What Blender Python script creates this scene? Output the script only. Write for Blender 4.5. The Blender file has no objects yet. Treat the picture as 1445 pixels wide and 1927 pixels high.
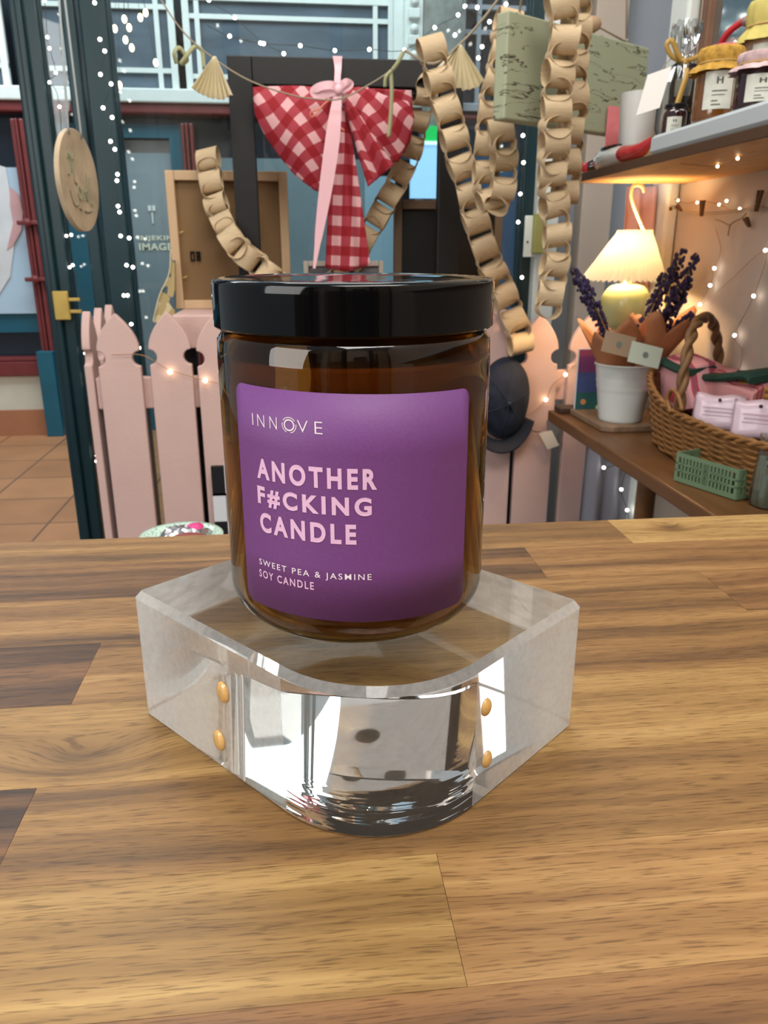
import bpy, bmesh, math, random
from mathutils import Vector, Matrix
from math import sin, cos, pi, radians, sqrt, atan2

random.seed(11)
SC = bpy.context.scene
COL = SC.collection

# ------------------------------------------------------------------ camera
F_PX, CX, CY = 1460.0, 722.5, 963.5
PITCH, HEAD, EYE = radians(18.7), radians(6.2), 1.10
FWD = Vector((sin(HEAD) * cos(PITCH), cos(HEAD) * cos(PITCH), -sin(PITCH)))
RGT = Vector((cos(HEAD), -sin(HEAD), 0))
UPV = Vector((sin(HEAD) * sin(PITCH), cos(HEAD) * sin(PITCH), cos(PITCH)))
cam = bpy.data.cameras.new('camera')
camo = bpy.data.objects.new('camera', cam)
COL.objects.link(camo)
cam.sensor_fit = 'VERTICAL'
cam.sensor_height = 24.0
cam.sensor_width = 18.0
cam.lens = 24.0 * F_PX / 1927.0
cam.clip_start = 0.01
cam.dof.use_dof = True
cam.dof.focus_distance = 0.25
cam.dof.aperture_fstop = 26
m = Matrix.Identity(4)
for i in range(3):
    m[i][0], m[i][1], m[i][2] = RGT[i], UPV[i], -FWD[i]
m[2][3] = EYE
camo.matrix_world = m
SC.camera = camo

SC.view_settings.view_transform = 'Standard'
SC.view_settings.look = 'None'
SC.view_settings.exposure = 0.15
SC.view_settings.gamma = 1.0
SC.view_settings.use_curve_mapping = False
SC.cycles.max_bounces = 24
SC.cycles.transmission_bounces = 24
SC.cycles.transparent_max_bounces = 16

# ------------------------------------------------------------------ world and lights
W = bpy.data.worlds.new('world')
SC.world = W
W.use_nodes = True
bgn = W.node_tree.nodes['Background']
bgn.inputs[0].default_value = (0.80, 0.92, 1.0, 1)
bgn.inputs[1].default_value = 0.34


def area(name, loc, target, sx, sy, power, col):
    l = bpy.data.lights.new(name, 'AREA')
    l.shape = 'RECTANGLE'
    l.size, l.size_y, l.energy, l.color = sx, sy, power, col
    o = bpy.data.objects.new(name, l)
    o.location = loc
    o.rotation_euler = (Vector(target) - Vector(loc)).to_track_quat('-Z', 'Y').to_euler()
    COL.objects.link(o)
    return o


area('ceiling_light_panel', (0.45, -0.60, 2.95), (0.05, 0.25, 0.95), 2.0, 0.8, 62, (1.0, 0.96, 0.90))
area('ceiling_light_display', (-0.1, 1.15, 2.75), (0.0, 1.5, 0.9), 1.0, 0.5, 18, (1.0, 0.92, 0.84))
area('side_fill_light', (-1.75, -0.75, 1.75), (0.0, 0.25, 1.0), 1.2, 1.3, 26, (1.0, 0.98, 0.95))  # unseen fill added on the left to lift label and stand
area('arcade_skylight', (-0.6, 3.7, 3.6), (-0.6, 4.4, 0.6), 4.0, 1.2, 118, (0.84, 0.95, 1.0))

# ------------------------------------------------------------------ helpers


def ray(px, py):
    return FWD + RGT * ((px - CX) / F_PX) - UPV * ((py - CY) / F_PX)


def P(px, py, x=None, y=None, z=None):
    """the point of the plane x=, y= or z= seen in direction (px, py)"""
    d = ray(px, py)
    t = y / d.y if y is not None else ((z - EYE) / d.z if z is not None else x / d.x)
    return Vector((t * d.x, t * d.y, EYE + t * d.z))


def lin(c):
    r = []
    for v in c:
        v = v / 255.0
        r.append(v / 12.92 if v <= 0.04045 else ((v + 0.055) / 1.055) ** 2.4)
    return tuple(r) + (1,)


def nd(nt, t, **kw):
    n = nt.nodes.new(t)
    for k, v in kw.items():
        setattr(n, k, v)
    return n


def M(name, col, rough=0.5, metal=0.0, spec=0.5, trans=0.0, ior=1.45, coat=0.0, emit=0.0, ecol=None,
      noise=None, bump=None, sss=0.0, alpha=1.0, stretch=(1, 1, 1), dark=0.6, transl=0.0):
    mt = bpy.data.materials.new(name)
    mt.use_nodes = True
    nt = mt.node_tree
    b = nt.nodes['Principled BSDF']
    c = lin(col)
    b.inputs['Base Color'].default_value = c
    b.inputs['Roughness'].default_value = rough
    b.inputs['Metallic'].default_value = metal
    b.inputs['Specular IOR Level'].default_value = spec
    b.inputs['Transmission Weight'].default_value = trans
    b.inputs['IOR'].default_value = ior
    b.inputs['Coat Weight'].default_value = coat
    b.inputs['Coat Roughness'].default_value = 0.05
    b.inputs['Alpha'].default_value = alpha
    if sss:
        b.inputs['Subsurface Weight'].default_value = sss
        b.inputs['Subsurface Radius'].default_value = (0.01, 0.006, 0.003)
        b.inputs['Subsurface Scale'].default_value = 1.0
    if emit:
        b.inputs['Emission Color'].default_value = lin(ecol or col)
        b.inputs['Emission Strength'].default_value = emit
    if noise or bump:
        tc = nd(nt, 'ShaderNodeTexCoord')
        mp = nd(nt, 'ShaderNodeMapping')
        mp.inputs['Scale'].default_value = stretch
        nt.links.new(tc.outputs['Object'], mp.inputs[0])
    if noise:
        n = nd(nt, 'ShaderNodeTexNoise')
        n.inputs['Scale'].default_value = noise[0]
        n.inputs['Detail'].default_value = 5
        nt.links.new(mp.outputs[0], n.inputs['Vector'])
        r = nd(nt, 'ShaderNodeValToRGB')
        r.color_ramp.elements[0].position = 0.3
        r.color_ramp.elements[1].position = 0.7
        k = 1 - noise[1] * dark
        r.color_ramp.elements[0].color = (c[0] * k, c[1] * k, c[2] * k, 1)
        k = 1 + noise[1] * 0.3
        r.color_ramp.elements[1].color = (min(1, c[0] * k), min(1, c[1] * k), min(1, c[2] * k), 1)
        nt.links.new(n.outputs['Fac'], r.inputs[0])
        nt.links.new(r.outputs[0], b.inputs['Base Color'])
    if bump:
        n2 = nd(nt, 'ShaderNodeTexNoise')
        n2.inputs['Scale'].default_value = bump[0]
        n2.inputs['Detail'].default_value = 4
        nt.links.new(mp.outputs[0], n2.inputs['Vector'])
        bp = nd(nt, 'ShaderNodeBump')
        bp.inputs['Strength'].default_value = bump[1]
        bp.inputs['Distance'].default_value = 0.002
        nt.links.new(n2.outputs['Fac'], bp.inputs['Height'])
        nt.links.new(bp.outputs[0], b.inputs['Normal'])
    if transl:
        out = nt.nodes['Material Output']
        tr = nd(nt, 'ShaderNodeBsdfTranslucent')
        tr.inputs[0].default_value = c
        mx = nd(nt, 'ShaderNodeMixShader')
        mx.inputs[0].default_value = transl
        nt.links.new(b.outputs[0], mx.inputs[1])
        nt.links.new(tr.outputs[0], mx.inputs[2])
        nt.links.new(mx.outputs[0], out.inputs[0])
    return mt


def M_pane(name, tint=(235, 240, 240), refl=1.0):
    """thin sheet of glass: straight-through view plus a fresnel reflection"""
    mt = bpy.data.materials.new(name)
    mt.use_nodes = True
    nt = mt.node_tree
    nt.nodes.remove(nt.nodes['Principled BSDF'])
    out = nt.nodes['Material Output']
    t = nd(nt, 'ShaderNodeBsdfTransparent')
    t.inputs[0].default_value = lin(tint)
    g = nd(nt, 'ShaderNodeBsdfGlossy')
    g.inputs['Roughness'].default_value = 0.02
    fr = nd(nt, 'ShaderNodeFresnel')
    fr.inputs[0].default_value = 1.5
    mu = nd(nt, 'ShaderNodeMath', operation='MULTIPLY')
    mu.inputs[1].default_value = refl
    mx = nd(nt, 'ShaderNodeMixShader')
    nt.links.new(fr.outputs[0], mu.inputs[0])
    nt.links.new(mu.outputs[0], mx.inputs[0])
    nt.links.new(t.outputs[0], mx.inputs[1])
    nt.links.new(g.outputs[0], mx.inputs[2])
    nt.links.new(mx.outputs[0], out.inputs[0])
    return mt


# ---- mesh builders: each adds a shape to a bmesh, in world coordinates
def B():
    return bmesh.new()


def box(bm, x0, x1, y0, y1, z0, z1):
    vs = [bm.verts.new((x, y, z)) for x in (x0, x1) for y in (y0, y1) for z in (z0, z1)]
    for f in ((0, 1, 3, 2), (4, 6, 7, 5), (0, 4, 5, 1), (2, 3, 7, 6), (0, 2, 6, 4), (1, 5, 7, 3)):
        bm.faces.new([vs[i] for i in f])
    return vs


def obox(bm, c, ax, ay, az, hx, hy, hz):
    """oriented box: centre, three unit axes, half sizes"""
    c, ax, ay, az = Vector(c), Vector(ax), Vector(ay), Vector(az)
    vs = [bm.verts.new(c + ax * (hx * i) + ay * (hy * j) + az * (hz * k)) for i in (-1, 1) for j in (-1, 1) for k in (-1, 1)]
    for f in ((0, 1, 3, 2), (4, 6, 7, 5), (0, 4, 5, 1), (2, 3, 7, 6), (0, 2, 6, 4), (1, 5, 7, 3)):
        bm.faces.new([vs[i] for i in f])


def loft(bm, rings, cap=True, closed=True):
    """skin a list of rings (lists of points with equal count)"""
    R_ = [[bm.verts.new(p) for p in r] for r in rings]
    n = len(R_[0])
    for a, b in zip(R_, R_[1:]):
        for i in range(n if closed else n - 1):
            j = (i + 1) % n
            bm.faces.new((a[i], a[j], b[j], b[i]))
    if cap and closed:
        bm.faces.new(list(reversed(R_[0])))
        bm.faces.new(R_[-1])
    return R_


def lathe(bm, prof, c, n=48, cap=True, fn=None):
    """prof: (radius, z) pairs about the vertical through c"""
    c = Vector(c)
    rings = []
    for r, z in prof:
        ring = []
        for i in range(n):
            t = 2 * pi * i / n
            rr = r * (fn(t, z) if fn else 1)
            ring.append((c.x + rr * cos(t), c.y + rr * sin(t), c.z + z))
        rings.append(ring)
    return loft(bm, rings, cap)


def smooth_path(pts, k=6):
    """Catmull-Rom through the points"""
    pts = [Vector(p) for p in pts]
    if len(pts) < 3:
        return pts
    q = [pts[0] * 2 - pts[1]] + pts + [pts[-1] * 2 - pts[-2]]
    out = []
    for i in range(1, len(q) - 2):
        for s in range(k):
            t = s / k
            a, b, c, d = q[i - 1], q[i], q[i + 1], q[i + 2]
            out.append(0.5 * ((2 * b) + (c - a) * t + (2 * a - 5 * b + 4 * c - d) * t * t + (3 * b - a - 3 * c + d) * t ** 3))
    out.append(pts[-1])
    return out


def tube(bm, pts, r, n=8, closed=False):
    pts = [Vector(p) for p in pts]
    rad = r if callable(r) else (lambda t: r)
    rings = []
    up = None
    L = len(pts)
    for i, p in enumerate(pts):
        if closed:
            t = pts[(i + 1) % L] - pts[i - 1]
        else:
            t = pts[min(i + 1, L - 1)] - pts[max(i - 1, 0)]
        if t.length < 1e-9:
            t = Vector((0, 0, 1))
        t.normalize()
        if up is None:
            up = Vector((0, 0, 1)) if abs(t.z) < 0.9 else Vector((1, 0, 0))
        a = up - t * up.dot(t)
        if a.length < 1e-6:
            a = t.orthogonal()
        a.normalize()
        up = a
        b = t.cross(a)
        rr = rad(i / max(1, L - 1))
        rings.append([p + (a * cos(2 * pi * k / n) + b * sin(2 * pi * k / n)) * rr for k in range(n)])
    if closed:
        rings.append(rings[0])
        loft(bm, rings, cap=False)
        bmesh.ops.remove_doubles(bm, verts=bm.verts, dist=1e-7)
    else:
        loft(bm, rings, cap=True)


def prism(bm, poly, axis, d0, d1):
    """polygon of (u, v) pairs pushed along an axis: 'x' -> (y,z), 'y' -> (x,z), 'z' -> (x,y)"""
    def mk(u, v, d):
        return {'x': (d, u, v), 'y': (u, d, v), 'z': (u, v, d)}[axis]
    loft(bm, [[mk(u, v, d0) for u, v in poly], [mk(u, v, d1) for u, v in poly]])


def grid(bm, fn, nu, nv, uv=None):
    """surface fn(u, v); uv(u, v) writes a UV layer"""
    V = [[bm.verts.new(fn(i / nu, j / nv)) for j in range(nv + 1)] for i in range(nu + 1)]
    lay = bm.loops.layers.uv.verify() if uv else None
    for i in range(nu):
        for j in range(nv):
            f = bm.faces.new((V[i][j], V[i + 1][j], V[i + 1][j + 1], V[i][j + 1]))
            if uv:
                for lp, (a, b) in zip(f.loops, ((i, j), (i + 1, j), (i + 1, j + 1), (i, j + 1))):
                    lp[lay].uv = uv(a / nu, b / nv)


def ball(bm, c, r, sub=2, sc=(1, 1, 1)):
    g = bmesh.ops.create_icosphere(bm, subdivisions=sub, radius=1)
    for v in g['verts']:
        v.co = Vector((c[0] + v.co.x * r * sc[0], c[1] + v.co.y * r * sc[1], c[2] + v.co.z * r * sc[2]))


def wpos(o):
    p = Vector((0, 0, 0))
    while o is not None:
        p += o.location
        o = o.parent
    return p


def obj(name, bm, mat, parent=None, smooth=False, bevel=0.0, seg=2, solid=0.0, sub=0, origin=None):
    """ONE mesh object from a bmesh in world coordinates"""
    bmesh.ops.recalc_face_normals(bm, faces=bm.faces)
    off = wpos(parent) if parent is not None else Vector((0, 0, 0))
    o_loc = Vector(origin) - off if origin is not None else Vector((0, 0, 0))
    for v in bm.verts:
        v.co -= off + o_loc
    me = bpy.data.meshes.new(name)
    bm.to_mesh(me)
    bm.free()
    for mt in (mat if isinstance(mat, (list, tuple)) else [mat]):
        me.materials.append(mt)
    if smooth:
        for p in me.polygons:
            p.use_smooth = True
        if smooth is not True:
            try:
                me.set_sharp_from_angle(angle=radians(smooth))
            except Exception:
                pass
    o = bpy.data.objects.new(name, me)
    o.location = o_loc
    COL.objects.link(o)
    if parent is not None:
        o.parent = parent
    if solid:
        md = o.modifiers.new('solid', 'SOLIDIFY')
        md.thickness = solid
        md.offset = 0
    if bevel:
        md = o.modifiers.new('bevel', 'BEVEL')
        md.width = bevel
        md.segments = seg
        md.limit_method = 'ANGLE'
    if sub:
        md = o.modifiers.new('sub', 'SUBSURF')
        md.levels = md.render_levels = sub
    return o


def tag(o, label, cat, group=None):
    o['label'] = label
    o['category'] = cat
    if group:
        o['group'] = group
    return o


def thing(name, label, cat, loc, group=None):
    o = bpy.data.objects.new(name, None)
    o.empty_display_size = 0.02
    o.location = loc
    COL.objects.link(o)
    return tag(o, label, cat, group)


def struct(name, bm, mat, parent=None, **kw):
    o = obj(name, bm, mat, parent, **kw)
    if parent is None:
        o['kind'] = 'structure'
    return o


def rect(name, x0, x1, y0, y1, z0, z1, mat, parent=None, **kw):
    bm = B()
    box(bm, x0, x1, y0, y1, z0, z1)
    return (struct if parent is None else obj)(name, bm, mat, parent, **kw)


def text_geo(body, bold=0.0, spacing=1.0):
    """outline-font lettering as flat triangles, returned with its bounding box"""
    cu = bpy.data.curves.new('lettering', 'FONT')
    cu.body = body
    cu.offset = bold
    cu.space_character = spacing
    cu.resolution_u = 6
    to = bpy.data.objects.new('lettering', cu)
    COL.objects.link(to)
    bpy.context.view_layer.update()
    me = to.evaluated_get(bpy.context.evaluated_depsgraph_get()).to_mesh()
    vs = [v.co.copy() for v in me.vertices]
    fs = [tuple(p.vertices) for p in me.polygons]
    bpy.data.objects.remove(to)
    bpy.data.curves.remove(cu)
    xs = [v.x for v in vs]
    ys = [v.y for v in vs]
    return vs, fs, (min(xs), max(xs), min(ys), max(ys))


def put_text(bm, body, u0, u1, v0, v1, fn, bold=0.0, spacing=1.0):
    """fit the lettering into the box (u0..u1, v0..v1) and map it with fn(u, v)"""
    vs, fs, (a, b, c, d) = text_geo(body, bold, spacing)
    V = [bm.verts.new(fn(u0 + (v.x - a) / (b - a) * (u1 - u0), v0 + (v.y - c) / (d - c) * (v1 - v0))) for v in vs]
    for f in fs:
        try:
            bm.faces.new([V[i] for i in f])
        except ValueError:
            pass

# ------------------------------------------------------------------ materials
TEAL = M('teal_paint', (15, 46, 53), 0.35, noise=(9, 0.25))
TEAL2 = M('blue_teal_paint', (28, 92, 112), 0.4, noise=(6, 0.2))
WHITE = M('white_paint', (222, 228, 224), 0.5, noise=(14, 0.08))
WALLP = M('wall_paint', (188, 174, 160), 0.75, noise=(5, 0.06), bump=(160, 0.15))
GREYB = M('grey_blue_tone', (150, 156, 164), 0.6, noise=(5, 0.08))
PINK = M('pink_paint', (208, 175, 167), 0.6, noise=(7, 0.10), bump=(260, 0.35))
REDP = M('red_brown_paint', (116, 50, 50), 0.35, noise=(12, 0.25))
DARKG = M('dark_shop_glass', (38, 44, 54), 0.12, noise=(2.5, 0.4))
BLUEG = M('blue_grey_shop_glass', (112, 132, 140), 0.2, noise=(2.0, 0.2))
SLATE = M('slate_glass', (92, 104, 116), 0.3, spec=0.15, noise=(3.0, 0.45), stretch=(1, 1, 4))
STONE = M('grey_stone', (128, 134, 130), 0.8, noise=(18, 0.5))
CREAM = M('cream_render', (206, 202, 186), 0.8, noise=(6, 0.15))
BLACKW = M('black_painted_wood', (15, 14, 14), 0.5, noise=(40, 0.4), stretch=(1, 1, 1))
KRAFT = M('kraft_paper', (208, 184, 148), 0.75, noise=(60, 0.18), stretch=(1, 1, 6), transl=0.12)
CREAMP = M('cream_paper', (240, 230, 198), 0.75, noise=(30, 0.12), transl=0.2)
MDF = M('brown_hardboard', (128, 98, 62), 0.7, noise=(4, 0.25))
PALEW = M('pale_wood', (206, 174, 136), 0.6, noise=(14, 0.3), stretch=(1, 1, 0.12))
TWINE = M('natural_twine', (150, 138, 118), 0.9)
WIRE = M('dark_wire', (52, 60, 58), 0.5)
COPPER = M('copper_wire', (170, 130, 84), 0.35, metal=0.6)
BULB = M('fairy_light', (255, 250, 240), 0.3, emit=14)
WBULB = M('warm_bulb', (255, 226, 180), 0.3, emit=9)
BRASS = M('brass', (196, 166, 88), 0.35, metal=0.35, noise=(30, 0.2))
PANE = M_pane('window_glass')

# tiled floors


def tile_mat(name, c1, c2, grout, size):
    mt = M(name, c1, 0.5)
    nt = mt.node_tree
    b = nt.nodes['Principled BSDF']
    tc = nd(nt, 'ShaderNodeTexCoord')
    br = nd(nt, 'ShaderNodeTexBrick')
    br.offset = 0.0
    br.inputs['Scale'].default_value = 1.0
    br.inputs['Brick Width'].default_value = size
    br.inputs['Row Height'].default_value = size
    br.inputs['Mortar Size'].default_value = 0.006
    br.inputs['Mortar Smooth'].default_value = 0.3
    br.inputs['Color1'].default_value = lin(c1)
    br.inputs['Color2'].default_value = lin(c2)
    br.inputs['Mortar'].default_value = lin(grout)
    no = nd(nt, 'ShaderNodeTexNoise')
    no.inputs['Scale'].default_value = 3.5
    no.inputs['Detail'].default_value = 5
    mx = nd(nt, 'ShaderNodeMix', data_type='RGBA', blend_type='MULTIPLY')
    mx.inputs[0].default_value = 0.5
    rp = nd(nt, 'ShaderNodeValToRGB')
    rp.color_ramp.elements[0].position = 0.3
    rp.color_ramp.elements[0].color = (0.62, 0.6, 0.58, 1)
    rp.color_ramp.elements[1].position = 0.65
    nt.links.new(tc.outputs['Object'], br.inputs['Vector'])
    nt.links.new(tc.outputs['Object'], no.inputs['Vector'])
    nt.links.new(no.outputs['Fac'], rp.inputs[0])
    nt.links.new(br.outputs['Color'], mx.inputs[6])
    nt.links.new(rp.outputs[0], mx.inputs[7])
    nt.links.new(mx.outputs[2], b.inputs['Base Color'])
    return mt


TERRA = tile_mat('terracotta_tile', (184, 132, 92), (168, 118, 82), (112, 84, 66), 0.36)
TERRAW = M('terracotta_skirting', (168, 112, 80), 0.5, noise=(5, 0.2))
FLOORI = M('grey_vinyl', (120, 116, 116), 0.5, noise=(4, 0.15))

# ------------------------------------------------------------------ the setting
bm = B()
box(bm, -4.5, 3.5, 2.16, 5.6, -0.06, 0.0)
struct('floor_arcade', bm, TERRA)
bm = B()
box(bm, -2.2, 2.2, -1.6, 2.16, -0.06, 0.0)
struct('floor_shop', bm, FLOORI)

XW = 0.80                                   # face of the right-hand wall
rect('wall_right', XW, XW + 0.12, -1.6, 1.74, 0.0, 2.7, WALLP)
rect('trim_1', XW - 0.028, XW - 0.002, 1.66, 1.74, 0.0, 2.7, WHITE, bevel=0.006)
rect('wall_back', -2.2, 2.2, -1.72, -1.6, 0.0, 1.6, M('back_wall_paint', (112, 98, 82), 0.8, noise=(2, 0.25)))
rect('wall_back_upper', -2.2, 2.2, -1.72, -1.6, 1.6, 2.7, M('back_wall_upper_paint', (196, 182, 160), 0.8, noise=(2, 0.15)))  # unseen wall split in tone: paler above to throw fill on the label
for k, x in enumerate((-1.5, -0.95, -0.42, -0.12, 0.28, 0.46, 0.95)):  # unseen uprights added so the clear stand reflects vertical strips
    rect('trim_%d' % (20 + k), x, x + (0.22, 0.16, 0.10, 0.30, 0.08, 0.26, 0.3)[k], -1.60, -1.40, 0.0, (2.1, 2.3, 2.5, 1.75, 2.5, 2.0, 2.3)[k],
         M('reflection_strip_%s' % 'abcdefg'[k], ((40, 34, 32), (150, 140, 128), (34, 30, 30), (48, 44, 50), (36, 30, 28), (140, 128, 112), (44, 38, 34))[k], 0.6))
# the window bay to the right of the window: jamb, slot, cupboard panel
rect('trim_2', 0.64, 0.70, 2.14, 2.30, 0.0, 2.7, WHITE, bevel=0.004)
rect('wall_bay', 0.70, 1.3, 2.26, 2.36, 0.0, 2.7, GREYB)  # white wall with its blue-grey shadow put into the colour
rect('trim_3', 0.782, 0.868, 2.20, 2.262, 0.0, 2.7, WALLP, bevel=0.004)

# the window front: teal posts and panes, the open door on the left
door = rect('door_1', -0.650, -0.584, 2.185, 2.235, 0.0, 2.9, TEAL, bevel=0.006)
rect('stile_moulding', -0.632, -0.616, 2.170, 2.187, 0.0, 2.9, TEAL, door, bevel=0.004)
lp = rect('latch_plate', -0.628, -0.589, 2.158, 2.171, 0.925, 0.998, BRASS, door, bevel=0.003)
rect('latch_bolt', -0.590, -0.560, 2.160, 2.168, 0.972, 0.981, BRASS, door, bevel=0.002)
rect('latch_bolt', -0.590, -0.560, 2.160, 2.168, 0.942, 0.951, BRASS, door, bevel=0.002)
w = rect('window_1', -0.532, -0.500, 2.185, 2.245, 0.0, 2.9, TEAL, bevel=0.005)
rect('pane', -0.584, -0.532, 2.205, 2.211, 0.0, 2.9, PANE, w)
rect('trim_4', -0.489, -0.424, 2.175, 2.245, 0.0, 2.9, TEAL, bevel=0.006)
w = rect('window_2', 0.606, 0.642, 2.175, 2.235, 0.0, 2.9, TEAL, bevel=0.005)
rect('pane', -0.424, 0.606, 2.205, 2.211, 0.0, 2.9, PANE, w)

# ---- the shop across the arcade, front in the plane y = 5
YO = 5.0


def X5(px, py, y=YO):
    return P(px, py, y=y).x


def Z5(px, py, y=YO):
    return P(px, py, y=y).z


ZB0, ZB1 = Z5(100, 193), Z5(100, 166)       # white sill above the doors
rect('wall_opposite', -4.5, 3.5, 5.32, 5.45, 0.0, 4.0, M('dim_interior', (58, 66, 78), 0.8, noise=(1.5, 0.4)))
rect('trim_5', -4.0, X5(796, 180), 4.93, 5.06, ZB0, ZB1, WHITE, bevel=0.008)
rect('trim_6', X5(865, 200), 1.6, 4.95, 5.06, Z5(880, 222), Z5(880, 196), GREYB, bevel=0.008)
rect('trim_7', -4.0, 1.6, 4.95, 5.08, ZB0 - 0.055, ZB0, REDP, bevel=0.01)
rect('trim_13', -4.0, 1.6, 5.07, 5.12, ZB0 - 0.12, ZB0 - 0.05, DARKG)
# leaded upper windows: one structure per window, muntins as its mesh, one dark pane behind
upper = [('window_3', X5(-150, 100), X5(16, 120), [], [130]),
         ('window_4', X5(32, 120), X5(330, 60), [X5(73, 120), X5(296, 60)], [13, 133]),
         ('window_5', X5(345, 60), X5(742, 20), [X5(372, 60), X5(706, 60)], [28, 142])]
for nm, x0, x1, vb, hb in upper:
    bm = B()
    zt = ZB1 + 0.75
    box(bm, x0, x0 + 0.036, 4.985, 5.02, ZB1, zt)
    box(bm, x1 - 0.036, x1, 4.985, 5.02, ZB1, zt)
    for x in vb:
        box(bm, x - 0.013, x + 0.013, 4.995, 5.012, ZB1, zt)
    xm = (x0 + x1) / 2
    for py in hb:
        z = Z5(CX + (xm) * 270, py)
        z = P(300, py, y=YO).z
        box(bm, x0, x1, 4.996, 5.013, z - 0.012, z + 0.012)
    box(bm, x0, x1, 4.992, 5.014, Z5(500, -4) - 0.02, Z5(500, -4) + 0.02) if nm == 'window_5' else None
    w = struct(nm, bm, WHITE)
    rect('pane', x0, x1, 5.014, 5.03, ZB1, zt, SLATE, w)
rect('trim_8', X5(738, 60), X5(758, 60), 4.93, 5.03, ZB1, ZB1 + 0.8, WHITE, bevel=0.01)
bm = B()
x0, x1 = X5(757, 60), X5(791, 60)
box(bm, x0, x1, 4.90, 5.05, ZB1, ZB1 + 0.8)
for k in range(5):
    z = ZB1 + 0.10 + k * 0.13
    box(bm, x0 + 0.02, x1 - 0.02, 4.87, 4.91, z, z + 0.05)
    ball(bm, ((x0 + x1) / 2, 4.88, z + 0.08), 0.03, 1)
struct('trim_9', bm, WHITE, bevel=0.006)
rect('wall_pier', X5(792, 60), X5(866, 120), 4.90, 5.2, 0.0, 3.2, STONE)
# dark leaded window right of the pier
bm = B()
x0, x1 = X5(866, 120), X5(1000, 120)
for px in (869, 898, 945):
    x = X5(px, 120)
    box(bm, x - 0.012, x + 0.012, 4.98, 5.02, Z5(900, 198), ZB1 + 0.8)
for py in (62, 15):
    z = Z5(910, py)
    box(bm, x0, x1, 4.981, 5.021, z - 0.012, z + 0.012)
w = struct('window_6', bm, GREYB)
rect('pane', x0, x1 + 0.3, 5.03, 5.05, Z5(900, 198), ZB1 + 0.8, DARKG, w)
# below the sill: display window left, recessed door, window right
zb = 0.42
bm = B()
x0, x1 = X5(20, 200), X5(45, 200)
for a, b_ in ((0, .34), (.40, .6), (.66, 1)):
    box(bm, x0 + (x1 - x0) * a, x0 + (x1 - x0) * b_, 4.93 + abs(a - .4) * .04, 5.05, zb, ZB0 - 0.09)
box(bm, -4.0, x1, 4.94, 5.05, zb - 0.05, zb + 0.035)
box(bm, -4.0, x1 - 0.02, 4.96, 5.05, zb + 0.035, zb + 0.06)
for z in (Z5(60, 420), Z5(60, 525)):
    box(bm, x0 - 0.03, x1 + 0.06, 4.91, 4.95, z - 0.012, z + 0.012)
    ball(bm, (x0 + 0.03, 4.915, z), 0.03, 1)
w = struct('window_7', bm, REDP, bevel=0.006)
rect('pane', -4.0, x0, 5.06, 5.10, zb + 0.03, ZB0 - 0.09, DARKG, w)
rect('stall_riser', -4.0, x0, 5.02, 5.06, Z5(40, 626), Z5(40, 588), TEAL2, w)
# pale poster standing in that window
t = thing('poster', 'large pale blue poster with a white and pink shape in the opposite shop window', 'poster', (-2.0, 5.0, Z5(30, 590)))
rect('sheet', -2.6, X5(60, 460) + 0.02, 5.0, 5.012, Z5(40, 590), Z5(20, 315), M('poster_paper', (176, 200, 218), 0.5), t)
bm = B()
prism(bm, [(X5(px, py), Z5(px, py)) for px, py in ((-40, 300), (12, 315), (22, 380), (30, 440), (20, 520), (-5, 560), (-60, 590))], 'y', 4.992, 4.999)
obj('white_shape', bm, M('poster_white', (214, 214, 216), 0.5, noise=(6, 0.2)), t)
bm = B()
prism(bm, [(X5(px, py), Z5(px, py)) for px, py in ((20, 352), (36, 366), (44, 400), (42, 432), (26, 462), (14, 470), (26, 420), (20, 385))], 'y', 4.988, 4.996)
obj('pink_shape', bm, M('poster_pink', (206, 160, 160), 0.5, noise=(8, 0.2)), t)
rect('wall_plinth', -4.0, X5(96, 740) + 0.02, 4.97, 5.2, 0.16, zb - 0.05, CREAM)
rect('baseboard_opposite', -4.0, X5(96, 740) + 0.04, 4.95, 5.2, 0.0, 0.16, TERRAW)
rect('trim_10', X5(88, 740), X5(118, 740), 4.90, 4.99, 0.0, zb + 0.1, TEAL2, bevel=0.004)
# recessed door with lettering
xa, xb = X5(96, 240), X5(345, 250)
zd = Z5(280, 246)
bm = B()
box(bm, xa, xb, 5.02, 5.07, zd - 0.035, ZB0 - 0.1)
box(bm, X5(318, 270), xb, 5.015, 5.07, 0.0, zd)
box(bm, xa, X5(218, 270), 5.015, 5.07, 0.0, zd)
box(bm, X5(214, 270), X5(322, 270), 5.021, 5.065, 0.0, 0.35)
d2 = struct('door_2', bm, TEAL2)
rect('transom', X5(214, 270), X5(322, 270), 5.08, 5.10, Z5(270, 286), zd - 0.02, DARKG, d2)
rect('pane', X5(205, 270), X5(330, 270), 5.05, 5.065, 0.30, Z5(270, 286), BLUEG, d2)
WLET = M('window_lettering', (226, 228, 204), 0.6)
WSPOT = M('window_sticker', (226, 232, 232), 0.6)
bm = B()
fl = lambda u, v: (u, 5.044, v)
put_text(bm, 'INJEKIN', X5(257, 450), X5(324, 450), Z5(290, 454.5), Z5(290, 443), fl, 0.03, 1.1)
put_text(bm, 'IMAGE', X5(259, 465), X5(323, 465), Z5(290, 471), Z5(290, 457.5), fl, 0.03, 1.1)
obj('lettering', bm, WLET, d2)
bm = B()
for px in (279, 287):
    box(bm, X5(px - 3, 390), X5(px + 3, 390), 5.04, 5.048, Z5(283, 396), Z5(283, 386))
box(bm, X5(285, 410) - 0.004, X5(285, 410) + 0.004, 5.04, 5.048, Z5(285, 420), Z5(285, 399))
obj('sticker', bm, WSPOT, d2)
bm = B()
x0, x1 = X5(340, 220), X5(363, 220)
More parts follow.
